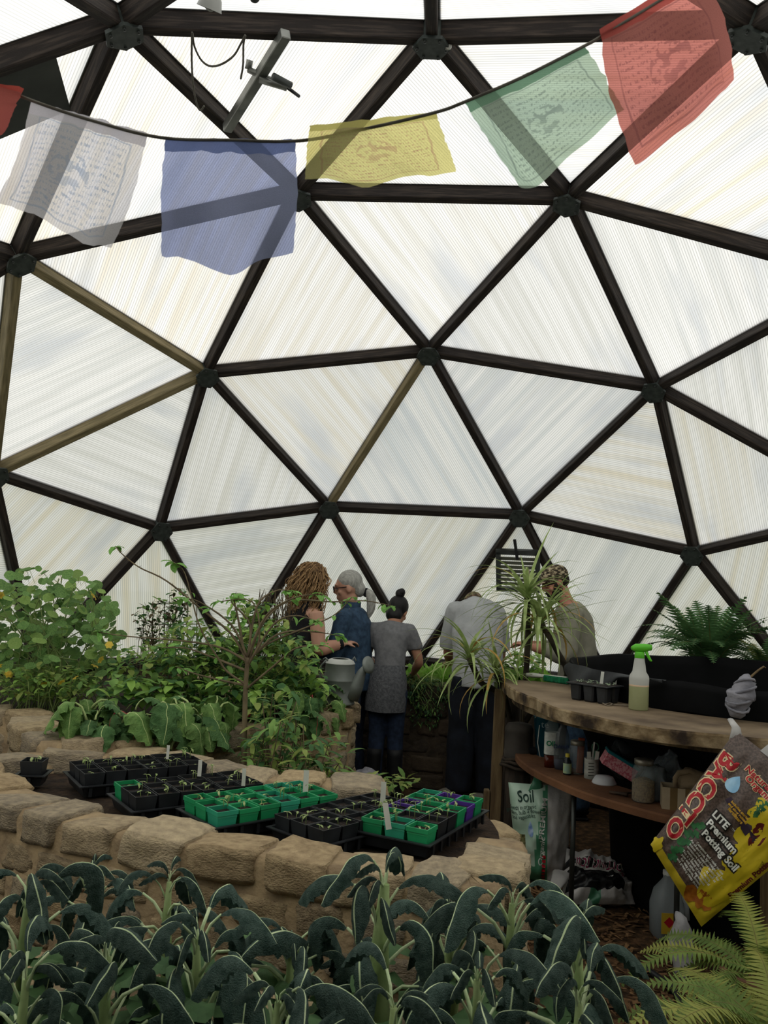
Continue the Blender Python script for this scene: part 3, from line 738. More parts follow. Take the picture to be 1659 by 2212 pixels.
mb = MB(); mb.lathe([(.015, .228), (.015, .25), (.008, .262), (.007, .275), (.001, .276)], p, 12); part('cap', mb, glassy('grey_cap', '9a9fa0', .7), e)
f = tocam(p); label_text('DAWN', p+f*.032+V((0, 0, .115)), .026, INK, e, f, bold=.0008)
p = onshelf(1222, 1670); p.y -= .03; e = empty('medicine_bottle', 'small dark bottle with yellow cap and yellow label on the shelf', 'bottle', p)
mb = MB(); mb.lathe([(.001, 0), (.019, 0), (.02, .004), (.02, .062), (.012, .075), (.009, .08), (.009, .086)], p, 16); part('bottle', mb, mat('dark_glass', '161a1e', '20262a', 4, .15), e)
mb = MB(); mb.lathe([(.0205, .008), (.0205, .055)], p, 16); part('label', mb, mat('yellow_label', 'b9bd6a', '8fae9a', 30, .6), e)
mb = MB(); mb.lathe([(.011, .084), (.011, .1), (.001, .1)], p, 12); part('cap', mb, mat('yellow_cap', 'c2b23e', rough=.5), e)
def jar(p, label, name, s, fill=None, fillm=None):
    e = empty(name, label, 'jar', p)
    mb = MB(); mb.lathe([(.001, 0), (.04*s, 0), (.045*s, .006*s), (.045*s, .115*s), (.04*s, .135*s), (.034*s, .145*s), (.034*s, .16*s)], p, 22); part('glass', mb, M_GLASS, e)
    mb = MB(); mb.lathe([(.036*s, .145*s), (.037*s, .147*s), (.037*s, .165*s), (.033*s, .168*s), (.001, .168*s)], p, 22); part('lid', mb, mat('tin_lid', '9a958a', '7a7468', 20, .4, metal=.6), e)
    if fill:
        mb = MB(); mb.lathe([(.001, .003), (.038*s, .003), (.043*s, .008), (.043*s, fill), (.02, fill+.012), (.001, fill+.008)], p, 22); part('contents', mb, fillm, e)
    return e
jar(onshelf(1248, 1673)+V((0, .02, 0)), 'empty glass jar with metal lid behind the tin can', 'glass_jar', .95)
jar(onshelf(1389, 1731), 'glass jar half filled with brown grain on the shelf', 'grain_jar', 1.08, .088, mat('brown_grain', '6b5232', '9a7c4f', 120, .9, .8, 140))
p = onshelf(1277, 1681); e = empty('tin_can', 'white labelled tin can holding markers and scissors', 'can', p)
mb = MB(); mb.lathe([(.001, 0), (.033, 0), (.034, .003), (.034, .092), (.0345, .094), (.032, .094), (.032, .01), (.001, .01)], p, 22); part('can', mb, mat('pale_can_label', 'b9bab2', '8d8f88', 14, .6, stretch=(1, 1, 3)), e)
mb = MB()
for k in range(5): mb.box(p+tocam(p)*.0355+V((0, 0, .02+.014*k)), (.03, .001, .004), Euler((0, 0, .1)).to_matrix())
part('lettering', mb, mat('grey_ink', '555753', rough=.7), e)
def on_can(name, label, a, b, wd, m, cat):
    mb = MB(); a, b = V(a), V(b); mb.box((a+b)/2, (wd, .003, (b-a).length), V((0, 0, 1)).rotation_difference((b-a).normalized()).to_matrix()); return single(name, mb, m, label, cat)
on_can('plant_marker', 'white plant marker leaning left in the tin can', p+V((-.01, -.005, .02)), p+V((-.016, -.005, .125)), .018, M_TAG, 'plant marker')
on_can('plant_marker', 'white plant marker leaning right in the tin can', p+V((.012, -.012, .02)), p+V((.024, -.012, .13)), .018, M_TAG, 'plant marker')
on_can('pen', 'white pen standing tallest in the tin can', p+V((.0, .005, .02)), p+V((.012, .006, .17)), .007, M_WHITE, 'pen')
mb = MB(); c = p+V((.018, .008, .145)); mb.tube([c+V((.016*math.cos(t*.45), 0, .02*math.sin(t*.45))) for t in range(15)], .003, 6); mb.tube([c+V((0, 0, -.02)), p+V((.012, .005, .02))], .004, 6)
single('scissors', mb, mat('green_handle', '3e6d55', rough=.5), 'scissors with green loop handle standing in the tin can', 'scissors')
mb = MB(); q = p+V((-.03, .10, 0)); mb.box(q+V((0, 0, .085)), (.03, .02, .17), Euler((0, .04, 0)).to_matrix(), bev=.003); single('orange_box', mb, mat('orange_card', '8a3f24', '9c4a2c', 8, .7), 'narrow orange-red box behind the tin can', 'box')
p = onshelf(1305, 1692); mb = MB(); mb.lathe([(.055, 0), (.057, .002), (.056, .006), (.046, .024), (.04, .032), (.001, .034)], p, 26); single('foam_bowl', mb, mat('white_foam', 'c9ccd0', 'bfc2c6', 5, .6), 'upturned white foam bowl on the shelf', 'bowl')
# pink and teal book
p = onshelf(1342, 1698)+V((.0, .05, 0)); e = empty('patterned_box', 'pink patterned box with teal lid tilted on the shelf', 'box', p)
Mx = Euler((0, math.radians(28), math.radians(-8))).to_matrix()
M_PINK = mat('pink_pattern', 'c0606f', 'dba0a6', 90, .6, lo=.45, hi=.55)
mb = MB(); mb.box(p+V((0, 0, .085)), (.16, .1, .06), Mx, bev=.004); part('box', mb, M_PINK, e)
mb = MB(); mb.box(p+V((0, 0, .085))+Mx @ V((0, 0, .035)), (.165, .105, .014), Mx, bev=.003); part('lid', mb, mat('teal_card', '0f5f6a', '17727c', 8, .6), e)
def blob(name, label, cat, p, r, m, amp=.25, fr=7, seed=0, kind=None):
    mb = MB(); mb.ell(V(p)+V((0, 0, r[2]*.95)), r, n=22)
    for v in mb.v:
        d = v-V(p); d.z -= r[2]; v += noise.noise_vector(v*fr+V((seed, 0, 0)))*amp*min(r) + noise.noise_vector(v*fr*2.7+V((seed, 3, 0)))*amp*.5*min(r)
        v.z = max(v.z, V(p).z+.001)
    return single(name, mb, m, label, cat)
M_PBAG = mat('clear_bag', '6f7880', '98a0a6', 14, .3, .8, 30, alpha=.55); M_DBAG = mat('dark_bag', '1f2428', '2f363b', 14, .4, .8, 30, alpha=.8)
blob('plastic_bag', 'dark crumpled plastic bag behind the grain jar', 'plastic bag', onshelf(1372, 1700)+V((.0, .14, 0)), (.075, .06, .10), M_DBAG, .5, 14, 1)
blob('plastic_bag', 'clear crumpled plastic bag beside the grain jar', 'plastic bag', onshelf(1420, 1735)+V((.0, .06, 0)), (.05, .05, .085), M_PBAG, .6, 16, 2)
blob('plastic_bag', 'pale blue plastic bag heaped behind the striped box', 'plastic bag', onshelf(1465, 1735)+V((.0, .12, 0)), (.065, .06, .10), M_PBAG, .5, 14, 3)
blob('paper_bag', 'crumpled brown paper bag at the back of the shelf', 'paper bag', onshelf(1450, 1700)+V((.0, .2, 0)), (.09, .06, .10), mat('brown_paper', '3d2a1c', '5d4430', 8, .9), .5, 12, 4)
# striped carton with handle bag
p = onshelf(1478, 1752)+V((.0, .05, 0)); e = empty('striped_carton', 'cardboard box with white and brown stripes beside the big soil bag', 'box', p)
Mx = Euler((0, 0, -.25)).to_matrix()
for k in range(5):
    mb = MB(); x0 = -.075+.03*k; mb.box(p+Mx @ V((x0+.015, -.05, .045)), (.0305, .004, .09), Mx); part('front_stripe', mb, mat('carton_pale', 'a89a80', '958770', 9, .85) if k % 2 == 0 else mat('carton_brown', '6f5a38', '5f4c2f', 9, .85), e)
mb = MB()
for c, s_ in (((-.075, 0, .045), (.004, .1, .09)), ((.075, 0, .045), (.004, .1, .09)), ((0, .05, .045), (.15, .004, .09)), ((0, 0, .003), (.15, .1, .004))): mb.box(p+Mx @ V(c), s_, Mx)
part('carton_sides', mb, MATS['carton_pale'], e)
q = p+V((.01, 0, .055)); e = empty('fabric_tote', 'tan cloth bag with loop handle stuffed into the striped box', 'bag', q)
M_TOTE = mat('tan_cloth', '7d6a52', '9a876c', 12, .9, .5, 40)
mb = MB(); mb.tube([q+V((-.03, 0, .02)), q+V((-.035, -.01, .07)), q+V((-.02, -.005, .09)), q+V((.03, 0, .1)), q+V((.06, 0, .08)), q+V((.05, .01, .03))], .012, 8, flat=.5); part('handle', mb, M_TOTE, e)
mb = MB(); mb.ell(q+V((.05, .03, .045)), (.08, .05, .055), n=16)
for v in mb.v: v += noise.noise_vector(v*18)*.015
part('cloth', mb, M_TOTE, e)
mb = MB(); p = onshelf(1345, 1720); mb.tube([p+V((-.05, .03, .008)), p+V((-.01, .0, .012)), p+V((.015, -.02, .012))], [.006, .007, .009], 8); mb.tube([p+V((-.01, 0, .012)), p+V((.05, .02, .012))], [.006, .004], 8)
single('hand_tool', mb, mat('rusty_tool', '2c221b', '46362a', 30, .7), 'rusty dark hand tool lying in front of the grain jar', 'tool')
p = onshelf(1165, 1633)+V((0, .03, 0)); mb = MB(); mb.tube([p+V((-.05, 0, .02)), p+V((-.045, 0, .02)), p+V((.06, .0, .02)), p+V((.066, 0, .02))], [.012, .019, .019, .012], 12); single('rubber_grip', mb, M_LINER, 'black cylindrical grip lying at the left end of the shelf', 'tool')
# stool-like upturned pot at the left end of the shelf, on a coil of rope
p = at(1121, 1600, 4.70); p.z = 0; e = empty('upturned_pot', 'dark grey upturned pot on a stump at the bench end', 'pot', p)
M_DPOT = mat('dark_dusty_pot', '33302d', '4a4540', 10, .9)
mb = MB(); mb.lathe([(.001, 0), (.07, 0), (.07, .62), (.001, .62)], p, 16); part('stump', mb, M_LOG, e)
mb = MB(); mb.lathe([(.078, .62), (.082, .65), (.078, .66), (.075, .75), (.078, .76), (.078, .775), (.066, .80), (.03, .808), (.001, .81)], p, 28); part('pot', mb, M_DPOT, e)
mb = MB()
for k in range(3): mb.tube([p+V(((.08+.008*k)*math.cos(t*.4), (.08+.008*k)*math.sin(t*.4), .615-.018*k+.008*math.sin(t*1.3+k))) for t in range(17)], .009, 6)
part('rope', mb, mat('old_rope', '2b2520', '40372e', 40, .95), e)
# blue bucket with wire handle
p = at(1187, 1640, 4.62); p.z = SZ; e = empty('blue_bucket', 'blue plastic bucket with a wire handle on the shelf', 'bucket', p)
M_BLUB = mat('blue_bucket', '17495c', '1f5f73', 5, .45)
mb = MB(); mb.lathe([(.001, 0), (.075, 0), (.09, .2), (.093, .2), (.093, .21), (.086, .21), (.072, .01)], p, 24); part('bucket', mb, M_BLUB, e)
mb = MB(); f = tocam(p)
mb.tube([p+f*.0+V((-.09, -.03, .2)), p+V((-.075, -.09, .24)), p+V((-.0, -.1, .255)), p+V((.07, -.085, .22)), p+V((.085, -.04, .2))], .003, 6); part('handle', mb, mat('white_wire', 'b9bcb8', rough=.4), e)
mb = MB(); mb.tube([p+V((-.075, -.08, .17)), p+V((-.085, -.095, .08)), p+V((-.075, -.12, .012))], .003, 6); part('cord', mb, MATS['white_wire'], e)
label_text('te', p+f*.097+V((-.03, 0, .175)), .05, mat('pale_ink', '8fa5a8', rough=.6), e, f)
# ------------------------------------------------------------------ bags
class QBag:
    def __init__(s, BL, BR, TR, TL, T, wr=.006, seed=0, nu=26, nv=32, pw=.55):
        s.c = [V(BL), V(BR), V(TR), V(TL)]; s.T = T; s.wr = wr; s.seed = seed; s.pw = pw
        n = (s.c[1]-s.c[0]).cross(s.c[3]-s.c[0]).normalized(); s.n = n if n.dot(CAM-s.c[0]) > 0 else -n
        s.W = ((s.c[1]-s.c[0]).length+(s.c[2]-s.c[3]).length)/2; s.H = ((s.c[3]-s.c[0]).length+(s.c[2]-s.c[1]).length)/2; s.nu, s.nv = nu, nv
    def S(s, u, v, side=1, off=0):
        BL, BR, TR, TL = s.c; uu, vv = min(max(u, 0), 1), min(max(v, 0), 1)
        b = (max(0, 4*uu*(1-uu))**s.pw)*(max(0, 4*vv*(1-vv))**s.pw)
        k = 1-.05*(1-(2*vv-1)**2)**.5 if 0 < vv < 1 else 1
        p = (BL*(1-u)+BR*u)*(1-v) + (TL*(1-u)+TR*u)*v
        w_ = noise.noise(V((u*5+s.seed, v*5, side)))*s.wr*2 + noise.noise(V((u*16+s.seed, v*9, side)))*s.wr
        return p + s.n*side*(s.T*b + w_*min(1, b*3) + off)
    def body(s, region):
        mb = MB()
        for side in (1, -1):
            vs = [s.S(i/s.nu, j/s.nv, side) for j in range(s.nv+1) for i in range(s.nu+1)]; fs = []; ms = []
            for j in range(s.nv):
                for i in range(s.nu):
                    a = j*(s.nu+1)+i; f = (a, a+1, a+s.nu+2, a+s.nu+1); fs.append(f if side > 0 else f[::-1]); ms.append(region((i+.5)/s.nu, (j+.5)/s.nv, side))
            mb.add(vs, fs, 0); mb.m[-len(fs):] = ms
        return mb
    def text(s, txt, u, v, size, mb=None, mi=0, ang=0, bold=0, off=.003, mirror=False, sub=1, sy=1):
        """ang: 0 reads towards +u with letters' tops to +v"""
        mb = mb or MB(); vs, fs = text2d(txt, size, bold, sub=sub); ca, sa = math.cos(math.radians(ang)), math.sin(math.radians(ang))
        mb.add([s.S(u+(x*ca-y*sy*sa)/s.W, v+(x*sa+y*sy*ca)/s.H, 1, off) for x, y in vs], fs, mi, False); return mb
    def poly(s, pts, mb=None, mi=0, off=.002):
        mb = mb or MB(); n = len(pts); c = (sum(p[0] for p in pts)/n, sum(p[1] for p in pts)/n); vs = [s.S(c[0], c[1], 1, off)]; fs = []
        for k in range(1, 5):
            for p in pts: vs.append(s.S(c[0]+(p[0]-c[0])*k/4, c[1]+(p[1]-c[1])*k/4, 1, off))
        fs = [(0, 1+i, 1+(i+1) % n) for i in range(n)]
        for k in range(3): fs += [(1+k*n+i, 1+(k+1)*n+i, 1+(k+1)*n+(i+1) % n, 1+k*n+(i+1) % n) for i in range(n)]
        mb.add(vs, fs, mi); return mb
def blobpts(cu, cv, ru, rv, n=18, w=.25, lob=0, seed=0):
    out = []
    for i in range(n):
        a = 2*PI*i/n; r = 1+w*noise.noise(V((math.cos(a)*1.5+seed, math.sin(a)*1.5, seed)))*2+(.16*math.cos(lob*a) if lob else 0)
        out.append((cu+ru*r*math.cos(a), cv+rv*r*math.sin(a)))
    return out
INKW = mat('white_ink', 'd0d2cc', rough=.6); INKR = mat('red_ink', 'b3202c', 'a01c28', 9, .5); INKY = mat('yellow_ink', 'b9a41e', 'cdb628', 12, .5); INKB = mat('blue_ink', '7fb2d8', 'a9d0ea', 20, .5)
INKO = mat('orange_ink', 'a4661c', '8a4a16', 60, .6); INKM = mat('maroon_ink', '4a1214', '641a1a', 30, .6); INKP = mat('purple_ink', '2a1f2c', '332638', 9, .6); INKDG = mat('leaf_print', '1c4a2a', '2f6b3c', 40, .6)
INKH = mat('halo_ink', '141210', '1c1815', 9, .6)
M_BAGB = mat('soil_print_plastic', '3a2c26', '5a4a42', 130, .42, lo=.4, hi=.62, spec=.5)
M_BAGY = mat('yellow_print_plastic', 'a8951c', 'c4ae2a', 14, .42, spec=.5); M_BAGW = mat('white_bag_plastic', 'b9b8b6', '9c9a99', 9, .5, .4, 25, spec=.5)
# -- large potting soil bag hanging from the bench corner
b = QBag(at(1405, 1824, 3.16), at(1515, 2002, 3.04), at(1815, 1750, 3.0), at(1590, 1578, 3.12), .075, .010, 3)
e = empty('potting_soil_bag', 'large yellow, black and red potting soil bag tilted against the bench', 'soil bag', (b.c[1]+V((0, 0, 0))))
def reg(u, v, side):
    if side < 0: return 2
    if u > .86: return 1
    if v < .07: return 1
    return 0
part('bag', b.body(reg), [M_BAGB, M_BAGY, M_BAGW], e)
mb = MB()
fl_parts = []
for cu, cv, ru, rv, lo_, sd_ in ((.68, .56, .13, .11, 5, 1), (.76, .40, .13, .10, 5, 2), (.60, .70, .10, .09, 5, 3), (.75, .20, .16, .09, 4, 4), (.07, .05, .06, .05, 4, 6), (.88, .3, .10, .2, 3, 7), (.84, .62, .12, .2, 3, 9)):
    mb = MB(); b.poly(blobpts(cu, cv, ru, rv, 26, .2, lo_, sd_), mb, 0, .0020+.0002*len(fl_parts)); fl_parts.append(part('flower_print', mb, INKY, e))
mb = MB()
for cu, cv, ru, rv, sd_ in ((.72, .545, .04, .035, 1), (.67, .62, .035, .04, 2), (.79, .60, .035, .05, 9)): b.poly(blobpts(cu, cv, ru, rv, 16, .4, 0, sd_), mb, 0, .0027)
part('flower_heart_print', mb, INKM, e)
mb = MB()
for cu, cv, ru, rv, sd_ in ((.80, .10, .10, .05, 2), (.68, .06, .1, .04, 5)): b.poly(blobpts(cu, cv, ru, rv, 20, .4, 0, sd_), mb, 0, .0027)
part('marigold_print', mb, INKO, e)
mb = MB()
for k in range(14):
    t = k/13; b.poly(blobpts(.27+.04*math.sin(k*2.1), .08+.30*t, .045, .018, 10, .3, 0, k), mb, 0, .0025)
for k in range(8): b.poly(blobpts(.56+.03*math.sin(k*3), .66+.02*k, .04, .015, 10, .3, 0, k+20), mb, 0, .0025)
part('leaf_print', mb, INKDG, e, kind='stuff')
# brand letters down the left edge
mb = MB(); b.text('BACCTO', .10, .50, .098, mb, 0, -90, .008, .003, sub=1, sy=.85); part('logo_outline', mb, mat('cream_ink', 'd8c49a', rough=.6), e)
mb = MB(); b.text('BACCTO', .10, .50, .098, mb, 0, -90, .0035, .004, sub=1, sy=.85); part('logo_lettering', mb, INKR, e)
mb = MB()
for txt, u, v, sz in (('LITE', .39, .49, .036), ('Premium', .50, .425, .037), ('Potting Soil', .575, .36, .036)): b.text(txt, u, v, sz, mb, 0, 0, .006, .0032)
part('lettering_shadow', mb, INKH, e)
mb = MB()
for txt, u, v, sz in (('LITE', .39, .49, .036), ('Premium', .50, .425, .037), ('Potting Soil', .575, .36, .036)): b.text(txt, u, v, sz, mb, 0, 0, .0012, .0045)
b.text('TM', .53, .505, .010, mb, 0, 0, 0, .0045)
small = ['Complete and ready to use', 'An all-purpose, lightweight soil for', 'indoor and outdoor potting for', 'containers and beds, as well as', 'starting seeds and rooting', 'This is a blend of horticultural', 'peat and other ingredients', 'for easy plants, limited', 'and growing plants thrive.']
for k, t in enumerate(small): b.text(t, .56-.006*k, .285-.021*k, .0125, mb, 0, 0, .0002, .0045, sub=0)
part('lettering', mb, INKW, e)
mb = MB(); b.poly([(.30, .60), (.32, .64), (.62, .60), (.66, .575), (.64, .53), (.58, .54)], mb, 0, .0028); b.poly([(.62, .575), (.74, .57), (.72, .53)], mb, 0, .0028); part('banner_print', mb, INKP, e)
mb = MB()
for k, t in enumerate(('Includes starter', 'and slow release', 'fertilizers')): b.text(t, .46, .618-.022*k, .0165 if k == 2 else .0125, mb, 0, -4, .0006, .0042, sub=0)
part('banner_lettering', mb, mat('gold_ink', 'b98f2c', rough=.6), e)
mb = MB(); b.text('Naturally', .42, .84, .032, mb, 0, -4, .003, .003); b.text('Organic', .45, .795, .032, mb, 0, -4, .003, .003); part('claim_outline', mb, MATS['cream_ink'], e)
mb = MB(); b.text('Naturally', .42, .84, .032, mb, 0, -4, .0008, .0042); b.text('Organic', .45, .795, .032, mb, 0, -4, .0008, .0042); part('claim_lettering', mb, INKR, e)
dp = [(.36+.075*math.sin(a)*max(.0, math.sin(a/2))**.6, .76-.055*math.cos(a)*-1*1) for a in [2*PI*k/20 for k in range(20)]]
mb = MB(); b.poly([(.265+.085*math.sin(2*PI*k/20)*math.sin(PI*k/20), .715+.06*math.cos(2*PI*k/20)) for k in range(20)], mb, 0, .003); part('drop_emblem', mb, INKB, e)
mb = MB(); b.text('Premium Potting Soil', .95, .42, .026, mb, 0, 90, .001, .004); part('side_lettering', mb, INKM, e)
mb = MB(); TLc = b.c[3]; nn = b.n
mb.tube([TLc+V((0, 0, -.05))-nn*.01, TLc+V((.0, .0, .01)), TLc+V((.004, .06, .03))], [.03, .016, .012], 8, flat=.5); part('tied_corner', mb, M_BAGW, e)
q0, q1 = b.S(.25, .99), b.S(.75, .985); mb = MB(); up = (b.c[2]-b.c[1]).normalized()
mb.add([q0, q0.lerp(q1, .5), q1, q1+up*.07-nn*.03, q0.lerp(q1, .5)+up*.11+nn*.01, q0+up*.06-nn*.02], [(0, 1, 4, 5), (1, 2, 3, 4)], 0); part('torn_flap', mb, M_BAGW, e)
# -- green organic soil bag below the bench end
b = QBag(at(1120, 1846, 4.55), at(1224, 1836, 4.5), at(1238, 1700, 4.46), at(1098, 1690, 4.55), .12, .014, 8, pw=.42)
b.c[0].z = b.c[1].z = .02
e = empty('organic_soil_bag', 'pale green and grey soil bag standing under the bench end', 'soil bag', (b.c[0]+b.c[1])/2)
M_PGR = mat('pale_green_plastic', '9fc0ab', 'b9d0c0', 7, .4, .4, 14, spec=.5); M_MGR = mat('mid_green_plastic', '3c7a5c', '4c8a6a', 7, .4, .4, 14, spec=.5)
M_PHOTO = mat('plant_photo_print', '3c3a20', '8a8a5a', 60, .5)
part('bag', b.body(lambda u, v, s_: 3 if s_ < 0 else (2 if u > .63 else (1 if u > .40+.14*max(0, v-.4)*2 or v < .22 else (4 if u < .24 and .2 < v < .52 else 0)))), [M_PGR, M_MGR, M_BAGW, M_BAGW, M_PHOTO], e)
mb = MB(); b.text('Soil', .27, .90, .055, mb, 0, 5, .0005, .004)
for k, t in enumerate(('feeds in organic', 'garden, bulb & flower', 'soil vegetables')): b.text(t, .22, .80-.045*k, .02, mb, 0, 8, 0, .004, sub=0)
part('lettering', mb, mat('dark_green_ink', '24423a', rough=.6), e)
mb = MB(); b.poly([(.33+.05*math.sin(2*PI*k/16)*math.sin(PI*k/16)*1.2, .60+.075*math.cos(2*PI*k/16)) for k in range(16)], mb, 0, .003); part('drop_emblem', mb, mat('drop_blue', '5f80b0', 'a9bedb', 40, .5), e)
mb = MB(); b.text('Organic', .515, .40, .034, mb, 0, 82, .0005, .004); part('spine_lettering', mb, INKW, e)
mb = MB(); b.text('PREMIUM', .545, .72, .034, mb, 0, 82, .0005, .004); part('spine_capitals', mb, INKW, e)
mb = MB(); [b.poly([(.50+.004*k-.0, .05+.045*k), (.565+.004*k, .05+.045*k), (.565+.004*k, .083+.045*k), (.50+.004*k, .083+.045*k)], mb, 0, .004) for k in range(7)]; part('brand_lettering', mb, INKR, e)
mb = MB(); p = b.S(.42, .99); mb.tube([p+V((0, 0, -.05)), p+V((.01, 0, .01)), p+V((.015, .01, .05))], [.045, .03, .02], 10, flat=.4); part('gathered_neck', mb, M_MGR, e)
# -- slumped black and white potting soil bag on the floor
b = QBag(at(1212, 1945, 4.2), at(1372, 1950, 4.25), at(1350, 1874, 4.42), at(1224, 1832, 4.42), .085, .030, 5, pw=.5)
b.c[0].z = b.c[1].z = .03
e = empty('slumped_soil_bag', 'slumped white and black potting soil bag lying on the mulch', 'soil bag', (b.c[0]+b.c[1])/2)
part('bag', b.body(lambda u, v, s_: 0 if s_ < 0 else (1 if (.58 < v < .72 or (.2 < v < .55 and .05 < u < .85)) else (2 if v < .2 and .35 < u < .5 else 0))), [M_BAGW, mat('black_bag_plastic', '101113', '1b1c1f', 6, .35, .4, 20), M_MGR], e)
mb = MB(); b.text('POTTING SOIL', .48, .65, .042, mb, 0, 180, .003, .003); part('lettering_outline', mb, INKW, e)
mb = MB(); b.text('POTTING SOIL', .48, .65, .042, mb, 0, 180, .0005, .0045); part('lettering', mb, mat('magenta_ink', '8a2350', rough=.6), e)
mb = MB(); b.text('40', .62, .44, .03, mb, 0, 180, .001, .004); part('number', mb, INKW, e)
p = b.c[0]; mb = MB(); mb.tube([p+V((.02, .08, .12)), p+V((-.03, .0, .08)), p+V((-.05, -.03, .03)), p+V((-.03, -.05, .006))], [.05, .03, .035, .02], 10, flat=.4); part('torn_neck', mb, M_BAGW, e)
# -- clear jug
p = at(1442, 1992, 3.96); p.z = 0; e = empty('plastic_jug', 'translucent plastic jug with yellow label behind the big soil bag', 'jug', p)
mb = MB(); mb.loft([(p+V((0, 0, z)), V((a, 0, 0)), V((0, a, 0))) for z, a in ((0, .065), (.01, .073), (.14, .075), (.2, .06), (.245, .028), (.255, .022), (.275, .022))], 20, pw=.6); part('jug', mb, mat('milky_plastic', '8f989c', 'a6aeb2', 4, .35, leaf=.3), e)
mb = MB(); mb.tube([p+V((.05, -.05, .2)), p+V((.062, -.062, .17)), p+V((.065, -.065, .1))], .012, 8); part('handle', mb, MATS['milky_plastic'], e)
mb = MB(); mb.box(p+V((-.02, -.079, .085)), (.07, .002, .09)); part('label', mb, mat('jug_label', 'c0a52a', 'b9962a', 9, .6), e)
mb = MB(); mb.box(p+V((-.02, -.0805, .09)), (.034, .001, .034), Euler((0, PI/4, 0)).to_matrix()); part('label_emblem', mb, INKR, e)
mb = MB(); mb.lathe([(.025, .272), (.025, .29), (.001, .291)], p, 14); part('cap', mb, M_WHITE, e)
M_WBAG = mat('white_film', 'c2c2c4', 'a3a3a8', 12, .5, .6, 30)
q = at(1474, 2062, 3.55); q.z = 0; blob('plastic_bag', 'white crumpled plastic bag on the mulch below the big soil bag', 'plastic bag', q, (.05, .045, .13), M_WBAG, .5, 12, 8)
q = at(790, 1690, 5.75); q.z = 0; blob('grey_sack', 'pale grey lumpy sack beside the shrub bed', 'sack', q, (.13, .10, .16), mat('pale_sack', '9b9aa2', '7b7a84', 22, .8, .5, 40), .35, 7, 5)
for x, y, r, lb in ((965, 1680, .06, 'pale mossy rock at the foot of the far bed'), (1035, 1672, .05, 'white-grey rock behind the bench post')):
    q = at(x, y, 6.15); q.z = 0; blob('rock', lb, 'rock', q, (r*1.3, r, r*.8), mat('pale_rock', '55524a', '77736a', 9, .9, .6), .4, 8, x)
# -- cream ceramic pot with the dracaena
PD = at(1140, 1700, 5.25); PD.z = 0
mb = MB(); mb.lathe([(.001, 0), (.10, 0), (.125, .1), (.13, .25), (.125, .29), (.14, .30), (.14, .33), (.128, .33), (.118, .29), (.001, .28)], PD, 30)
single('ceramic_pot', mb, mat('cream_glaze', 'a39a82', '8a8069', 9, .45), 'cream glazed ceramic pot on the floor at the bench end', 'pot')
# -- watering can on the bed's end pillar
p = at(730, 1533, 5.2); p.z = .79; e = empty('watering_can', 'galvanised watering can standing on the stone bed end', 'watering can', p)
M_GALV = mat('galvanised_steel', '6d726f', '858b87', 7, .5, metal=.35, lo=.3, hi=.7)
mb = MB(); mb.lathe([(.001, 0), (.098, 0), (.1, .008), (.097, .012), (.095, .14), (.097, .143), (.094, .147), (.09, .24), (.092, .245)], p, 32); bd_ = part('body', mb, M_GALV, e)
mb = MB(); mb.lathe([(.092, .243), (.08, .262), (.055, .272), (.05, .27)], p, 32); part('shoulder', mb, mat('white_enamel', 'c4c6c2', 'a9aca6', 9, .5), bd_)
mb = MB(); sx = V((1, -.25, 0)).normalized()
mb.tube([p+sx*.07+V((0, 0, .05)), p+sx*.11+V((0, 0, .12)), p+sx*.14+V((0, 0, .2)), p+sx*.165+V((0, 0, .235))], [.062, .044, .026, .019], 14); sp_ = part('spout', mb, M_GALV, e)
Mx = V((0, 0, 1)).rotation_difference((sx*.8+V((0, -.45, .25))).normalized()).to_matrix()
mb = MB(); mb.lathe([(.016, -.03), (.052, 0), (.054, .006), (.03, .012), (.001, .016)], p+sx*.175+V((0, 0, .245)), 20, 0, Mx); part('rose', mb, M_GALV, sp_)
mb = MB(); mb.tube([p+V((-.07, -.03, .255)), p+V((-.09, -.03, .275)), p+V((-.105, -.03, .265))], .006, 6); mb.tube([p+V((.07, .0, .26)), p+V((.085, .0, .285)), p+V((.095, 0, .26))], .006, 6)
mb.tube([p+V((-.085, .03, .26)), p+V((-.12, .03, .22)), p+V((-.125, .03, .13)), p+V((-.095, .02, .08))], .007, 6); part('handle', mb, M_GALV, e)
# -- black hose on the path
mb = MB(); pts = [(1180, 2062), (1240, 2040), (1330, 2060), (1420, 2110), (1470, 2160), (1500, 2230)]
mb.tube(cat_rom([pz(x, y, .014) for x, y in pts], 6), .014, 8); single('garden_hose', mb, M_BLACKP, 'black garden hose lying across the mulch path', 'hose')
# ------------------------------------------------------------------ plants
def leafmat(n, a, b, leaf=.22, sc_=9, bump=.25, bs=60, rough=.6, rand=.18, spec=.25):
    up_ = lambda h: tuple(min(255, int(int(h[i:i+2], 16)*1.16+6)) for i in (0, 2, 4))
    return mat(n, up_(a), up_(b), sc_, rough, bump, bs, leaf=leaf, rand=rand, spec=spec)
M_KALE = leafmat('kale_blade', '2b4039', '485c54', .12, 14, 1.0, 110, .66); M_KRIB = leafmat('kale_rib', '9db086', 'b7c49e', .15)
M_KSTEM = leafmat('kale_stem', '8a9c6a', '6f8452', .1)
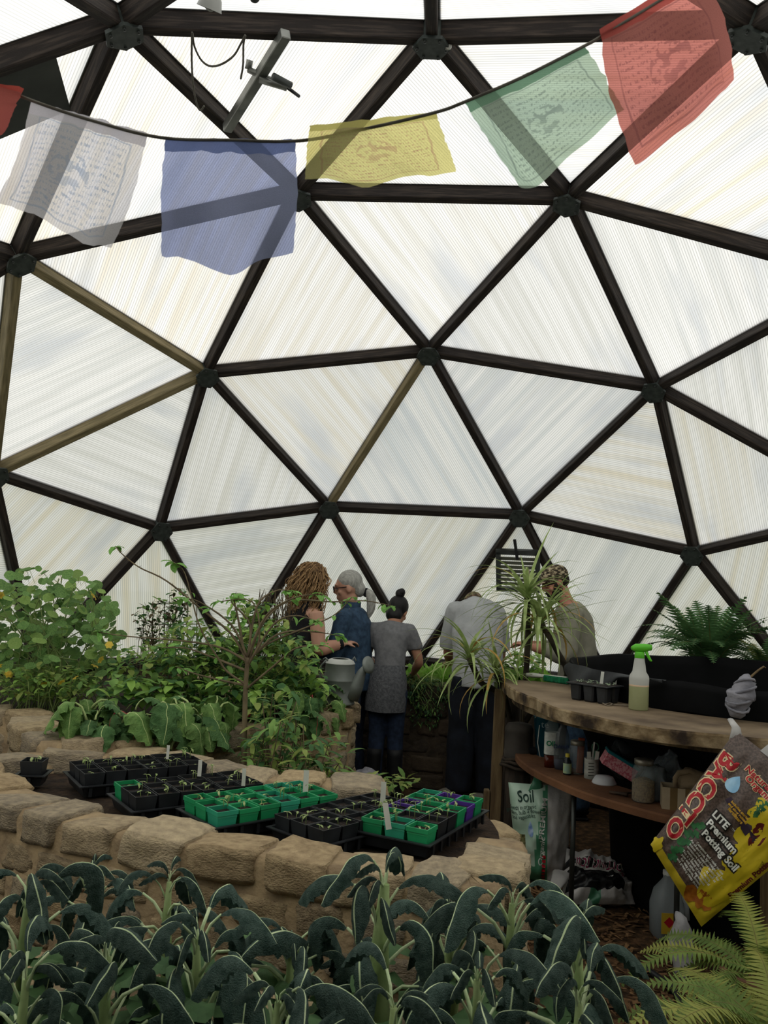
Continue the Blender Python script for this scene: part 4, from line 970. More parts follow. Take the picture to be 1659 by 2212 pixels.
# kale leaves
def kale_prof(t): return max(.05, (min(1, .18+t*2.1))*math.sqrt(max(0, 1-(max(0, t-.55)/.46)**2)))
KL = []
for k in range(10):
    mb = MB(); rr = random.Random(k+40); bend = rr.uniform(1.9, 2.9); L_ = 1.0
    leaf(mb, (0, 0, 0), (0, math.cos(1.12), math.sin(1.12)), L_, rr.uniform(.085, .12), bend, 17, (-1, -.68, -.35, -.05, .05, .35, .68, 1), kale_prof, cup=-rr.uniform(.9, 1.5), ruf=.16, pet=.36, pr=.012, mi=0, ms=1, mid=3, side=(1, 0, 0), wob=k, arch=(rr.uniform(.46, .66), rr.uniform(.2, .3)))
    for v in mb.v: v += noise.noise_vector(v*7+V((k, 0, 0)))*.016
    KL.append(mb.mesh('kale_leaf', [M_KALE, M_KRIB]))
def kale(x, y, dep, n, s, label, h=.26, thick=.014, seed=0, up=0):
    rr = random.Random(seed+100); top = at(x, y, dep); base = V((top.x+rr.uniform(-.02, .02), top.y, .45))
    e = empty('kale_plant', label, 'plant', base, group='kale plants in the foreground bed')
    hh = max(.08, top.z-base.z); mb = MB(); t = top-base
    mb.tube([V((0, 0, -.02)), t*.3+V((.012, 0, 0)), t*.7, t*1.04], [thick*1.1, thick, thick*.9, thick*.5], 8); part('stem', mb, M_KSTEM, e, local=True)
    n = int(n*1.0)
    for k in range(n):
        f = k/n; zf = .30+.70*f; a = k*2.399+rr.uniform(-.35, .35)+seed
        o = obj('leaf', rr.choice(KL), e, t*min(1, zf), (rr.uniform(-.35, .15)+.35*f, rr.uniform(-.3, .3), a))
        q = s*1.05*rr.uniform(.72, 1.15)*(1-.25*f*(1-up)); o.scale = (q*rr.uniform(.85, 1.1), q, q)
    for k in range(4):
        o = obj('leaf', rr.choice(KL), e, t*rr.uniform(.9, 1.), (rr.uniform(.3, .6), 0, rr.uniform(0, 6.28))); q = s*.45; o.scale = (q*.8, q, q)
KALES = [(62, 1935, 1.95, 13, .36, 'tall kale plant at the left edge of the foreground bed'), (365, 1915, 2.25, 10, .30, 'kale plant in front of the stone bed, left of its middle'),
         (425, 2040, 1.9, 12, .37, 'large arching kale plant left of the thick-stemmed one'), (232, 2080, 1.75, 12, .34, 'kale plant with pale curved ribs at lower left'),
         (628, 2065, 2.0, 12, .33, 'drooping kale plant just left of the thick pale stem'), (830, 1925, 2.0, 14, .33, 'kale plant with the thick pale green stem in the middle'),
         (975, 1990, 2.15, 11, .31, 'kale plant behind and right of the thick-stemmed one'), (1105, 1965, 2.05, 11, .35, 'broad-leaved kale plant before the corner stone'),
         (1250, 2040, 1.95, 12, .36, 'rightmost tall kale plant beside the mulch path'), (1030, 2130, 1.75, 12, .34, 'low kale plant at the bottom, right of the middle'),
         (600, 2180, 1.6, 11, .33, 'low kale plant at the bottom, left of the middle'), (55, 2130, 1.65, 11, .33, 'low kale plant in the bottom left corner'),
         (850, 2190, 1.65, 11, .31, 'low kale plant at the bottom under the thick stem'), (1250, 2180, 1.65, 11, .32, 'low kale plant at the bottom beside the fern'),
         (200, 1900, 2.35, 10, .30, 'small kale plant farthest back at the left')]
for i, (x, y, dp_, n, s, lb) in enumerate(KALES): kale(x, y, dp_, n, s, lb, seed=i*1.7, thick=.022 if 'the thick pale green' in lb else .013)
# low leafy undergrowth in the kale bed
M_UNDER = leafmat('undergrowth_green', '2f4a2c', '46633c', .2); mb = MB(); rr = random.Random(9)
for k in range(1300):
    x, y = rr.uniform(-1.7, .65), rr.uniform(-2.35, -1.45)
    if y > -1.5-.25*(x > .2) + .0 or (x < -.9 and y < -2.2): continue
    a = rr.uniform(0, 6.28); leaf(mb, (x, y, .44+rr.uniform(0, .22)), (math.cos(a), math.sin(a), rr.uniform(.1, 1)), rr.uniform(.05, .14), rr.uniform(.018, .042), rr.uniform(.5, 1.6), 4, cup=-.3, ruf=.2)
single('undergrowth', mb, M_UNDER, 'small green weeds covering the soil below the kale', 'weeds', org=V((-.5, -1.9, .44)), kind='stuff')

# ferns
def fern_mesh(L_, n, wd, bend, mats, seed):
    mb = MB(); rr = random.Random(seed); p = V((0, 0, 0)); d = V((0, math.cos(1.05), math.sin(1.05))); pts = [p.copy()]; ds = [d.copy()]
    for i in range(n):
        d = Matrix.Rotation(-bend/n, 3, 'X') @ d; p = p+d*(L_/n); pts.append(p.copy()); ds.append(d.copy())
    mb.tube(pts, [.004*(1-.7*i/n) for i in range(n+1)], 4, 1, False)
    for i in range(2, n+1):
        t = i/n; w_ = wd*math.sin(PI*min(1, t*.9+.1))**.7
        for s_ in (-1, 1):
            dv = (V((s_, 0, 0))*1+ds[i]*.35+V((0, 0, -.12))).normalized()
            leaf(mb, pts[i], dv, w_*rr.uniform(.85, 1.1), L_/n*.50, rr.uniform(.1, .5), 3, (-1, 0, 1), lambda q: (1-q*.85) if q < .98 else .1, side=ds[i])
    return mb.mesh('frond', mats)
M_FERN = leafmat('fern_green', '465c28', '65783a', .3); M_FERNY = leafmat('fern_yellow', '6f7838', '858844', .3); M_FERND = leafmat('fern_dark', '33522f', '4a6c40', .25); M_RACH = leafmat('fern_stalk', '5a5230', '6d6338', .0)
FR = [fern_mesh(1, 30, .13, rr_, [M_FERN if i % 3 else M_FERNY, M_RACH], i) for i, rr_ in enumerate((1.2, 1.6, 2.0, 1.4, 1.8))]
FRD = [fern_mesh(1, 24, .15, rr_, [M_FERND, M_RACH], i) for i, rr_ in enumerate((1.0, 1.5, 2.0, .6))]
def fern(name, label, base, n, s, meshes, seed, a0=0, a1=6.28, tilt=(-.3, .35)):
    rr = random.Random(seed); e = empty(name, label, 'fern', base)
    for k in range(n):
        q = s*rr.uniform(.7, 1.15); obj('frond', rr.choice(meshes), e, (rr.uniform(-.03, .03), rr.uniform(-.03, .03), 0), (rr.uniform(*tilt), rr.uniform(-.15, .15), a0+(a1-a0)*(k+rr.random())/n), (q, q, q))
for x, y, d_, r_, lb, fl_, n_, s_, sd_ in ((1672, 2275, 2.25, .13, 'clay pot of the large fern in the bottom right corner', 'yellow-green fern with long fronds in the bottom right corner', 30, .47, 2), (1640, 2095, 2.75, .11, 'clay pot of the fern below the big soil bag', 'yellow-green fern at the foot of the big soil bag', 22, .42, 5)):
    q = at(x, y, d_); b0 = V((q.x, q.y, 0)); mb = MB(); h_ = q.z
    mb.lathe([(.001, 0), (r_*.75, 0), (r_, h_-.04), (r_*1.12, h_-.04), (r_*1.12, h_), (r_*.95, h_), (r_*.9, h_-.03), (.001, h_-.03)], b0, 24); single('clay_pot', mb, mat('old_clay', '5a4030', '6d4e3a', 8, .9), lb, 'pot')
    fern('sword_fern', fl_, V((q.x, q.y, h_-.03)), n_, s_, FR, sd_, tilt=(-.55, .35))
for x, d_, n_, s_, ms_, sd_, lb, pl_ in ((1530, 5.75, 46, .62, FRD, 3, 'dark green fern growing behind the black tank', 'black pot of the dark fern behind the tank'), (1652, 5.62, 18, .40, FRD+[FR[0]], 6, 'olive fern at the right edge behind the tank', 'black pot of the olive fern behind the tank')):
    q = at(x, 1430, d_); q.z = 1.06; mb = MB(); mb.lathe([(.001, .79-1.06), (.09, .79-1.06), (.12, 0), (.11, 0), (.1, -.03), (.001, -.03)], q, 20); single('nursery_pot', mb, M_BLACKP, pl_, 'pot')
    fern('boston_fern', lb, q-V((0, 0, .03)), n_, s_, ms_, sd_, tilt=(-.05, .6))

# dracaena
M_DR = leafmat('dracaena_green', '6d8049', '8d9c66', .28, bump=0); M_DRY = leafmat('dracaena_yellow', 'a58a4a', '8a6a38', .2, bump=0); M_DST = mat('dracaena_cane', '4a4438', '332e26', 12, .9, .4)
DL = []
for k in range(8):
    mb = MB(); leaf(mb, (0, 0, 0), (0, .35, 1), 1, .027, (.4, .9, 1.4, 1.9, 2.3, 1.1, 2.0, 2.6)[k], 9, (-1, 0, 1), lambda t: (1-t**2.2)*min(1, .5+t*4)+.03, cup=.25, side=(1, 0, 0)); DL.append(mb.mesh('blade', M_DRY if k >= 6 else M_DR))
dr = empty('dracaena', 'spiky dracaena with four leaf heads on bare canes at the bench end', 'plant', PD+V((0, 0, .285)))
org = V(dr.location)
HEADS = [((1138, 1290), 4.95, .46, 56), ((1167, 1345), 4.85, .46, 58), ((1013, 1420), 4.75, .40, 50), ((1072, 1455), 4.75, .36, 46)]
CANES = [[(1128, 1560, 5.15), (1140, 1400, 5.0)], [(1135, 1560, 5.15), (1222, 1470, 5.0), (1200, 1400, 4.9)], [(1110, 1600, 5.1), (1075, 1500, 4.9), (1040, 1475, 4.8)], [(1115, 1600, 5.1), (1090, 1500, 4.85)]]
rr = random.Random(21)
for (hx, hy), (dep) in [((h[0][0], h[0][1]), h) for h in HEADS]:
    _, dpt, s, n = dep; top = at(hx, hy, dpt)-org; ci = HEADS.index(dep)
    mb = MB(); mb.tube(cat_rom([V((0.02*ci-.03, 0, -.02))]+[at(a, b_, c)-org for a, b_, c in CANES[ci]]+[top], 5), [.017]*(5*(len(CANES[ci])+1)+1), 8); part('cane', mb, M_DST, dr, local=True)
    for k in range(n):
        f = k/n; o = obj('leaf', DL[min(7, int(rr.random()*6)) if rr.random() < .92 else rr.choice((6, 7))], dr, top+V((0, 0, -.05+.08*f)))
        tilt = (1.25-1.25*f**.8)+rr.uniform(-.15, .15); o.rotation_euler = (-tilt, 0, k*2.4+rr.uniform(-.3, .3)); q = s*rr.uniform(.75, 1.1); o.scale = (q*1.0, q, q)
mb = MB(); a, b_ = at(1141, 1230, 5.02), at(1128, 1640, 5.1); mb.tube([b_, a], .009, 7); single('bamboo_stake', mb, mat('pale_cane', 'a8a084', '8f876c', 9, .7, stretch=(5, 5, 1)), 'pale stake standing among the dracaena canes', 'stake')

# nasturtium climbing at the left
M_NAST = leafmat('nasturtium_leaf', '4a6b3a', '6f8f50', .35, 6); M_NASTL = leafmat('nasturtium_pale', '71904a', '88a05c', .4, 6); M_NST = leafmat('nasturtium_stem', '7d8f58', '6a7a48', .1); M_YEL = leafmat('yellow_petal', 'c8b040', 'd6c060', .4); M_DEAD = mat('dry_stems', '4a4030', '6d6048', 20, .9)
ND_RAW = []
def disc_leaf(m, seed):
    mb = MB(); n = 12; rr = random.Random(seed); vs = [(0, 0, 0)]
    for r_ in (.5, 1):
        for k in range(n): a = 2*PI*k/n; q = r_*(1+rr.uniform(-.06, .06)*(r_ == 1)); vs.append((q*math.cos(a), q*math.sin(a), .10*r_*r_+.06*math.sin(a*3+seed)*r_))
    fs = [(0, 1+k, 1+(k+1) % n) for k in range(n)]+[(1+k, 1+n+k, 1+n+(k+1) % n, 1+(k+1) % n) for k in range(n)]
    ND_RAW.append(([V(v) for v in vs], fs, 0 if m is M_NAST else 1)); mb.add(vs, fs); mb.tube([(0, 0, 0), (.2, 0, -.9), (.1, .3, -2.2)], .04, 4, 1, False); return mb.mesh('round_leaf', [m, M_NST])
ND = [disc_leaf(M_NAST if k < 4 else M_NASTL, k) for k in range(6)]
mb = MB()
for k in range(6):
    a = k*PI/3; leaf(mb, (0, 0, 0), (math.cos(a), math.sin(a), .6), 1, .45, .9, 3, cup=.2)
FLW = mb.mesh('flower', M_YEL)
def nast(label, base, n, cx_, cy_, rx, ry, dep, sz, nfl, seed):
    rr = random.Random(seed); e = empty('nasturtium', label, 'plant', base)
    mb = MB()
    for k in range(46):
        t = at(cx_+rr.gauss(0, .45)*rx, cy_+rr.uniform(-.9, .9)*ry, dep+rr.uniform(-.2, .2))-base; s0 = V((rr.uniform(-.35, .35), rr.uniform(-.15, .15), 0))
        mb.tube([s0, s0.lerp(t, .4)+V((rr.uniform(-.1, .1), 0, .05)), s0.lerp(t, .8)+V((rr.uniform(-.06, .06), 0, .05)), t], .0035, 4, 0, False)
    part('stems', mb, [M_NST], e, local=True, kind='stuff')
    for k in range(n):
        a, r_ = rr.uniform(0, 6.28), math.sqrt(rr.random()); x = cx_+rx*r_*math.cos(a); y = cy_+ry*r_*math.sin(a)
        if y > cy_+ry*.5 and rr.random() < .3: continue
        p = at(x, y, dep+rr.uniform(-.3, .25))-base; o = obj('leaf', rr.choice(ND), e, p, (rr.uniform(.1, 1.2), rr.uniform(-.5, .5), rr.uniform(-.8, .8))); q = sz*rr.uniform(.55, 1.25); o.scale = (q, q, q)
    mb = MB()
    for k in range(620):
        a, r_ = rr.uniform(0, 6.28), math.sqrt(rr.random()); x = cx_+rx*.95*r_*math.cos(a); y = cy_+ry*(.15+.85*r_*math.sin(a)); q = sz*rr.uniform(.45, .95)
        src = ND_RAW[rr.randrange(len(ND_RAW))]; M3 = Euler((rr.uniform(.1, 1.2), rr.uniform(-.5, .5), rr.uniform(-.8, .8))).to_matrix()*q; p = at(x, y, dep+rr.uniform(.05, .45))-base
        mb.add([p+M3 @ v for v in src[0]], src[1], src[2])
    part('foliage', mb, [M_NAST, M_NASTL], e, local=True, kind='stuff')
    for k in range(nfl):
        a = rr.uniform(0, 6.28); p = at(cx_+rx*.85*math.cos(a), cy_+ry*.8*math.sin(a), dep-.25)-base; o = obj('flower', FLW, e, p, (rr.uniform(.3, 1.2), 0, rr.uniform(0, 6))); o.scale = (.026,)*3
b0 = at(110, 1500, 4.95); b0.z = .70
nast('bushy nasturtium with round leaves and yellow flowers at the left edge', b0, 310, 100, 1365, 165, 140, 4.95, .033, 18, 3)

# generic bush
def bush(name, label, cat, clusters, base, n, L_, W_, mats, seed, stems=14, bend=1.0, up=.2, cup=.1, sprig=0, smat=None, srad=.005, segs=3, updir=.3):
    rr = random.Random(seed); base = V(base); e = empty(name, label, cat, base); mb = MB(); ms = MB()
    tot = sum(c[4] for c in clusters)
    for c in clusters:
        cx_, cy_, rx, ry, wt, dep, dd = c
        for k in range(max(2, int(stems*wt/tot))):
            t = at(cx_+rr.uniform(-.8, .8)*rx, cy_+rr.uniform(-.9, .3)*ry, dep+rr.uniform(-dd, dd)); s0 = V((base.x+(t.x-base.x)*.45+rr.uniform(-.08, .08), base.y+(t.y-base.y)*.4, base.z-.02))
            pts = cat_rom([s0, s0.lerp(t, .5)+V((rr.uniform(-.06, .06), rr.uniform(-.05, .05), .04)), t], 3); ms.tube(pts, [srad*(1-.1*i) for i in range(len(pts))], 4, 0, False)
            for q in range(sprig):
                p = pts[-1].lerp(pts[1], rr.random()); a = rr.uniform(0, 6.28)
                leaf(mb, p, (math.cos(a), math.sin(a)*.8, rr.uniform(-.1, .8)), L_*rr.uniform(.7, 1.2), W_*rr.uniform(.7, 1.2), bend*rr.uniform(.4, 1.4), segs, cup=cup, mi=rr.randrange(len(mats)))
        for k in range(int(n*wt/tot)):
            a, r_ = rr.uniform(0, 6.28), math.sqrt(rr.random()); p = at(cx_+rx*r_*math.cos(a), cy_+ry*r_*math.sin(a), dep+rr.uniform(-dd, dd))
            a = rr.uniform(0, 6.28); leaf(mb, p, (math.cos(a), math.sin(a)*.9-.2, rr.uniform(-.2, .9)+updir-.3), L_*rr.uniform(.6, 1.25), W_*rr.uniform(.7, 1.2), bend*rr.uniform(.3, 1.5), segs, cup=cup, mi=rr.randrange(len(mats)))
    part('stems', ms, smat or M_NST, e, kind='stuff'); part('foliage', mb, mats, e, kind='stuff'); return e
M_B1 = leafmat('shrub_green', '4d6d35', '6b8a48', .3); M_B2 = leafmat('shrub_bright', '6f9440', '8aa855', .35); M_B3 = leafmat('shrub_deep', '2f4f2c', '44663a', .25); M_B4 = leafmat('olive_leaf', '6b7a3c', '828f4c', .3); M_BR = mat('bramble_stem', '776a52', '574c3a', 14, .85)
bush('leafy_shrub', 'dense leafy shrub filling the bed left of the curly-haired person', 'shrub', [(560, 1420, 130, 70, 5, 4.9, .3), (430, 1400, 90, 60, 3, 4.9, .3), (330, 1440, 90, 50, 2.5, 4.8, .3), (600, 1375, 40, 40, 1, 5.1, .2), (540, 1330, 45, 40, 1, 5.2, .2)], (-1.1, 1.55, .70), 1500, .07, .020, [M_B1, M_B2, M_B3, M_B4], 31, 60, 1.1, sprig=3)
bush('bean_vine', 'dark twiggy vine on a trellis left of the shrub', 'vine', [(345, 1345, 55, 55, 3, 5.6, .12), (385, 1310, 30, 40, 1, 5.6, .1)], (-1.6, 1.9, .72), 420, .045, .016, [M_B3, M_B1, M_DEAD], 32, 40, .9, smat=M_DEAD, srad=.003)
mb = MB()
for x in (330, 355, 380, 405, 425):
    mb.tube([at(x, 1300, 5.65), at(x, 1500, 5.65)], .003, 4)
for y in (1305, 1350, 1400, 1450): mb.tube([at(325, y, 5.65), at(430, y-2, 5.65)], .003, 4)
single('wire_trellis', mb, M_DEAD, 'thin wire trellis behind the dark vine', 'trellis')
bush('dry_vine', 'heap of dry brown vine stems beside the curly-haired person', 'vine', [(595, 1320, 45, 55, 3, 5.35, .1)], (-.85, 1.72, .72), 180, .03, .006, [M_DEAD], 33, 70, .9, smat=M_DEAD, srad=.004)
bush('weed_clump', 'yellow-green ground weeds below the nasturtium', 'weeds', [(90, 1475, 130, 40, 3, 4.75, .2)], (-1.95, 1.15, .70), 520, .05, .014, [M_B2, M_B4, M_B1], 35, 20, .9)
bush('understory_plants', 'mixed green leaves along the top of the shrub bed wall', 'plants', [(480, 1500, 160, 40, 4, 4.7, .25), (640, 1480, 70, 50, 2, 4.9, .2), (300, 1490, 100, 30, 2, 4.6, .2)], (-1.0, 1.2, .70), 700, .085, .024, [M_B1, M_B3, M_B2], 36, 30, 1.0)
bush('slender_weeds', 'slender green weeds with narrow leaves standing behind the trays', 'weeds', [(610, 1620, 80, 70, 4, 4.1, .2), (700, 1640, 60, 50, 2, 4.3, .2), (600, 1540, 60, 50, 2, 4.2, .15), (560, 1680, 60, 30, 1.5, 4.0, .1)], (-.62, .42, .0), 360, .095, .015, [M_B1, M_B4, M_B3], 37, 40, .9, sprig=6, smat=M_BR, srad=.005, segs=4)
bush('low_weeds', 'low seedlings sprouting from the mulch behind the trays', 'weeds', [(720, 1685, 90, 14, 3, 4.6, .3), (850, 1690, 60, 14, 2, 4.9, .3)], (-.2, .95, 0.0), 110, .08, .018, [M_B1, M_B4], 38, 14, 1.0, updir=.7)
e = bush('far_weeds', 'low green plants in the gap behind the man with the cap', 'plants', [(1120, 1440, 60, 30, 2, 6.9, .15)], (1.0, 3.2, .72), 150, .10, .03, [M_B1, M_B2], 41, 10, .9)
bush('trailing_herb', 'feathery green herb trailing over the far stone bed', 'herb', [(925, 1500, 45, 40, 3, 6.42, .05), (880, 1480, 30, 30, 1, 6.42, .05), (920, 1545, 35, 25, 1, 6.42, .04)], (.2, 2.80, .80), 900, .035, .006, [M_B3, M_B1, mat('herb_dark', '26402c', '365a3c', 9, .7)], 42, 60, 1.4, updir=0.1, srad=.003)
# lettuces along the far bed
LM = leafmat('lettuce_leaf', '6f9a3e', '8db556', .35, 7)
LL = []
for k in range(4):
    mb = MB(); leaf(mb, (0, 0, 0), (0, .25, 1), 1, .24, (.5, .9, 1.3, .3)[k], 7, (-1, -.5, 0, .5, 1), lambda t: .35+.75*math.sin(PI*min(1, t*.85+.08)) if t < .97 else .45, cup=.5, ruf=.2, side=(1, 0, 0)); LL.append(mb.mesh('leaf', LM))
rr = random.Random(44); LX = [(888, 1462), (915, 1458), (942, 1456), (968, 1452), (1105, 1455), (1140, 1455), (1185, 1460)]
LAB = ['lettuce beside the girl\'s arm', 'second lettuce right of the bun-haired person', 'middle lettuce between the two backs', 'lettuce touching the stooping man\'s elbow', 'lettuce just right of the stooping man', 'lettuce behind the lower dracaena head', 'lettuce behind the capped man\'s waist']
for (x, y), lb in zip(LX, LAB):
    b0 = at(x, y, 6.72); b0.z = .72; e = empty('lettuce', 'upright green ' + lb, 'lettuce', b0, group='lettuces in the far bed')
    for k in range(14):
        q = rr.uniform(.15, .24); obj('leaf', rr.choice(LL), e, (0, 0, 0), (-rr.uniform(.05, .8), 0, k*2.4), (q, q, q))
# chard
M_CH = leafmat('chard_leaf', '4c6d38', '6d8c4c', .28, 6, .8, 45); M_CHD = leafmat('chard_dark', '36562f', '4f7042', .22, 6, .8, 45); M_CHR = leafmat('chard_rib', '8a9a64', '9aa872', .1, 3); M_CHR2 = leafmat('chard_red_rib', '8a3038', '9a4040', .1, 3)
CL = []
for k in range(6):
    mb = MB(); rr2 = random.Random(k); leaf(mb, (0, 0, 0), (0, .5, 1), 1, rr2.uniform(.20, .27), rr2.uniform(1.5, 2.5), 11, (-1, -.66, -.33, -.03, .03, .33, .66, 1), lambda t: (math.sin(PI*min(1, t*.8+.2))**.6 if t < .97 else .25), cup=-.3, ruf=.28, pet=.32, pr=.018, mi=0, ms=1, mid=3, side=(1, 0, 0), wob=k, arch=(rr2.uniform(.34, .5), .2))
    for v in mb.v: v += noise.noise_vector(v*6+V((k*3, 0, 0)))*.03+noise.noise_vector(v*14+V((k*3, 0, 0)))*.014
    CL.append(mb.mesh('leaf', [M_CH if k % 2 else M_CHD, M_CHR2 if k == 2 else M_CHR]))
rr = random.Random(52)
CH = [((190, 1520), 4.02, .40, 'big crinkled chard over the left pillar stone'), ((280, 1520), 4.05, .40, 'crinkled chard beside the left pillar chard'), ((372, 1525), 4.12, .40, 'large drooping chard above the far seedling tray'),
      ((450, 1515), 4.3, .40, 'chard in the middle of the shrub bed front'), ((560, 1500), 4.6, .33, 'chard right of the sapling trunk'), ((630, 1470), 4.8, .34, 'chard left of the watering can'),
      ((690, 1450), 5.05, .30, 'chard directly behind the watering can'), ((655, 1530), 4.75, .28, 'low chard hanging over the wall by the can')]
for (x, y), dp_, s, lb in CH:
    b0 = at(x, y, dp_); b0.z = max(.70, b0.z-.12); e = empty('chard', lb, 'plant', V((b0.x, b0.y, .70)), group='chard in the shrub bed')
    for k in range(22):
        q = s*.72*rr.uniform(.6, 1.1); a = rr.uniform(-1.9, 1.9)+PI if k < 10 else rr.uniform(0, 6.28)
        obj('leaf', rr.choice(CL), e, (rr.uniform(-.08, .08), rr.uniform(-.10, .06), rr.uniform(.0, .20)), (rr.uniform(-.35, .15), rr.uniform(-.2, .2), a), (q, q, q))
# sapling with arching branches
tb = at(528, 1700, 4.15); tb.z = 0; tr = empty('sapling', 'thorny sapling with a thin brown trunk and long arching branches', 'tree', tb)
def bpx(l, dep): return cat_rom([at(x, y, dep+(z if len(q) > 2 else 0)) for q in l for x, y, z in [tuple(q)+(0,)*(3-len(q))]], 5)
mb = MB(); trunk = [tb]+bpx([(527, 1640), (530, 1500), (535, 1420)], 4.15); mb.tube(trunk, [.0145-.0004*i for i in range(len(trunk))], 9); part('trunk', mb, M_BR, tr)
M_SAP = leafmat('sapling_leaf', '5c8a44', '7aa455', .38); 
BR = [[(535, 1430), (500, 1370), (440, 1320), (360, 1255), (300, 1225), (262, 1195), (250, 1180)], [(535, 1430), (480, 1400), (400, 1385), (280, 1375), (210, 1365)], [(533, 1450), (560, 1360), (620, 1300), (720, 1300), (790, 1298), (850, 1310)],
      [(533, 1430), (580, 1390), (650, 1360), (720, 1330), (760, 1290)], [(533, 1430), (540, 1350), (500, 1300), (520, 1290)], [(535, 1430), (600, 1370), (680, 1365), (735, 1375)], [(533, 1480), (490, 1450), (470, 1420), (430, 1350), (400, 1240), (375, 1215)],
      [(530, 1490), (590, 1440), (640, 1400), (700, 1395)], [(530, 1480), (480, 1470), (420, 1455), (380, 1440)], [(533, 1440), (560, 1380), (545, 1300), (470, 1300)], [(533, 1440), (515, 1340), (505, 1290), (515, 1282)], [(534, 1420), (575, 1330), (640, 1290), (700, 1285)], [(534, 1420), (500, 1350), (430, 1300), (395, 1295)], [(534, 1440), (590, 1350), (640, 1330), (690, 1345)], [(534, 1450), (460, 1420), (400, 1400), (340, 1400)], [(534, 1430), (555, 1310), (600, 1275), (630, 1280)]]
rr = random.Random(61); SL = []
for k in range(4):
    mb = MB(); leaf(mb, (0, 0, 0), (0, 1, .15), 1, .27, .5+.3*k, 5, (-1, 0, 1), cup=.25, pet=.15, pr=.02, side=(1, 0, 0)); SL.append(mb.mesh('leaf', M_SAP))
for i, l in enumerate(BR):
    dz = rr.uniform(-.25, .3) if i not in (2, 3, 5) else .25; mb = MB(); pts = cat_rom([at(x, y, 4.15+dz*j/(len(l)-1)) for j, (x, y) in enumerate(l)], 5)
    mb.tube(pts, [.0068*(1-.75*j/len(pts)) for j in range(len(pts))], 6)
    for j in range(2, len(pts)-1, 2): mb.tube([pts[j], pts[j]+V((rr.uniform(-1, 1), rr.uniform(-.5, .5), rr.uniform(-.3, 1))).normalized()*.018], [.002, .0006], 3)
    part('branch', mb, M_BR, tr)
    m = len(pts); cnt = 6 if i in (0, 1) else 9
    for k in range(cnt):
        j = rr.randrange(int(m*.35), m) if k > 5 else m-1-(k//2); p = pts[j]; q = rr.uniform(.035, .075)
        obj('leaf', rr.choice(SL), tr, p-tb, (rr.uniform(-.5, .5), rr.uniform(-.3, .3), rr.uniform(0, 6.28)), (q, q, q))
# ------------------------------------------------------------------ people
M_SKIN = mat('skin_fair', 'b98a74', 'c49a84', 6, .55, spec=.3); M_SKIN2 = mat('skin_tan', 'a87a62', 'b3866c', 6, .55); M_SKIN3 = mat('skin_ruddy', 'b5806c', 'a9735f', 6, .55)
def X(v): return V((-v[0], v[1], v[2]))
def hand(mb, w_, d, pn, curl=.9, s=1., thumb=1):
    """w_ wrist, d direction of the hand, pn palm normal"""
    d = V(d).normalized(); pn = V(pn); pn = (pn-d*pn.dot(d)).normalized(); sd_ = d.cross(pn)
    c = V(w_)+d*.045*s; mb.loft([(V(w_)-d*.01, sd_*.026*s, pn*.018*s), (V(w_)+d*.02*s, sd_*.033*s, pn*.016*s), (V(w_)+d*.06*s, sd_*.041*s, pn*.014*s), (V(w_)+d*.088*s, sd_*.039*s, pn*.011*s)], 10)
    for i, (o, ln) in enumerate(((-.030, .062), (-.010, .074), (.010, .078), (.030, .068))):
        b = V(w_)+d*.085*s+sd_*o*s; dd = d.copy(); pts = [b-d*.01, b]
        for k in range(3):
            dd = (dd+pn*curl*.55).normalized(); b = b+dd*ln/3*s; pts.append(b)
        mb.tube(pts, [.0085*s, .009*s, .0085*s, .008*s, .0065*s], 6)
    b = V(w_)+d*.03*s-sd_*.03*s*thumb; t1 = b+(d*.6-sd_*.7*thumb+pn*.5).normalized()*.035*s; mb.tube([b, t1, t1+(d*.9+pn*.6).normalized()*.03*s], [.012*s, .010*s, .008*s], 6)
def limb(mb, pts, rad, n=12, k=4):
    p = cat_rom(pts, k); m = len(p)-1; r = []
    for i in range(len(p)):
        t = i/m*(len(rad)-1); j = min(int(t), len(rad)-2); r.append(rad[j]+(rad[j+1]-rad[j])*(t-j))
    mb.tube(p, r, n)
def head(mb, c, Hm, s=1., nose=1, jaw=1):
    def a(o, r): mb.ell(V(c)+Hm @ (V(o)*s), V(r)*s, Hm, 18)
    a((0, -.012, .025), (.074, .094, .092)); a((0, .018, -.045), (.060, .070, .070)); a((0, .045, -.088), (.034, .036, .026*jaw))
    mb.loft([(V(c)+Hm @ (V((0, .080, .025))*s), Hm @ V((.009*s, 0, 0)), Hm @ V((0, .010*s, .006*s))), (V(c)+Hm @ (V((0, .096, -.004))*s), Hm @ V((.013*s, 0, 0)), Hm @ V((0, .012*s, .01*s))), (V(c)+Hm @ (V((0, .098, -.022))*s), Hm @ V((.017*s, 0, 0)), Hm @ V((0, .014*s, .008*s)))], 8)
    a((0, .078, .038), (.05, .014, .011)); a((0, .08, -.058), (.024, .013, .012)); a((.045, .055, -.02), (.022, .02, .02)); a((-.045, .055, -.02), (.022, .02, .02))
    for q in (-1, 1): a((.075*q, -.012, -.008), (.010, .020, .031))
def torso(J, g=1.0, parts_=None):
    out = []; n = len(J['spine'])
    for i, (c, wd, dp_) in enumerate(J['spine']):
        c = V(c); t = (V(J['spine'][min(i+1, n-1)][0])-V(J['spine'][max(i-1, 0)][0])).normalized(); a = V((1, 0, J.get('tilt', 0)*(i/n))).normalized(); b = t.cross(a).normalized()
        out.append((c, a*wd*g, b*dp_*g))
    return out
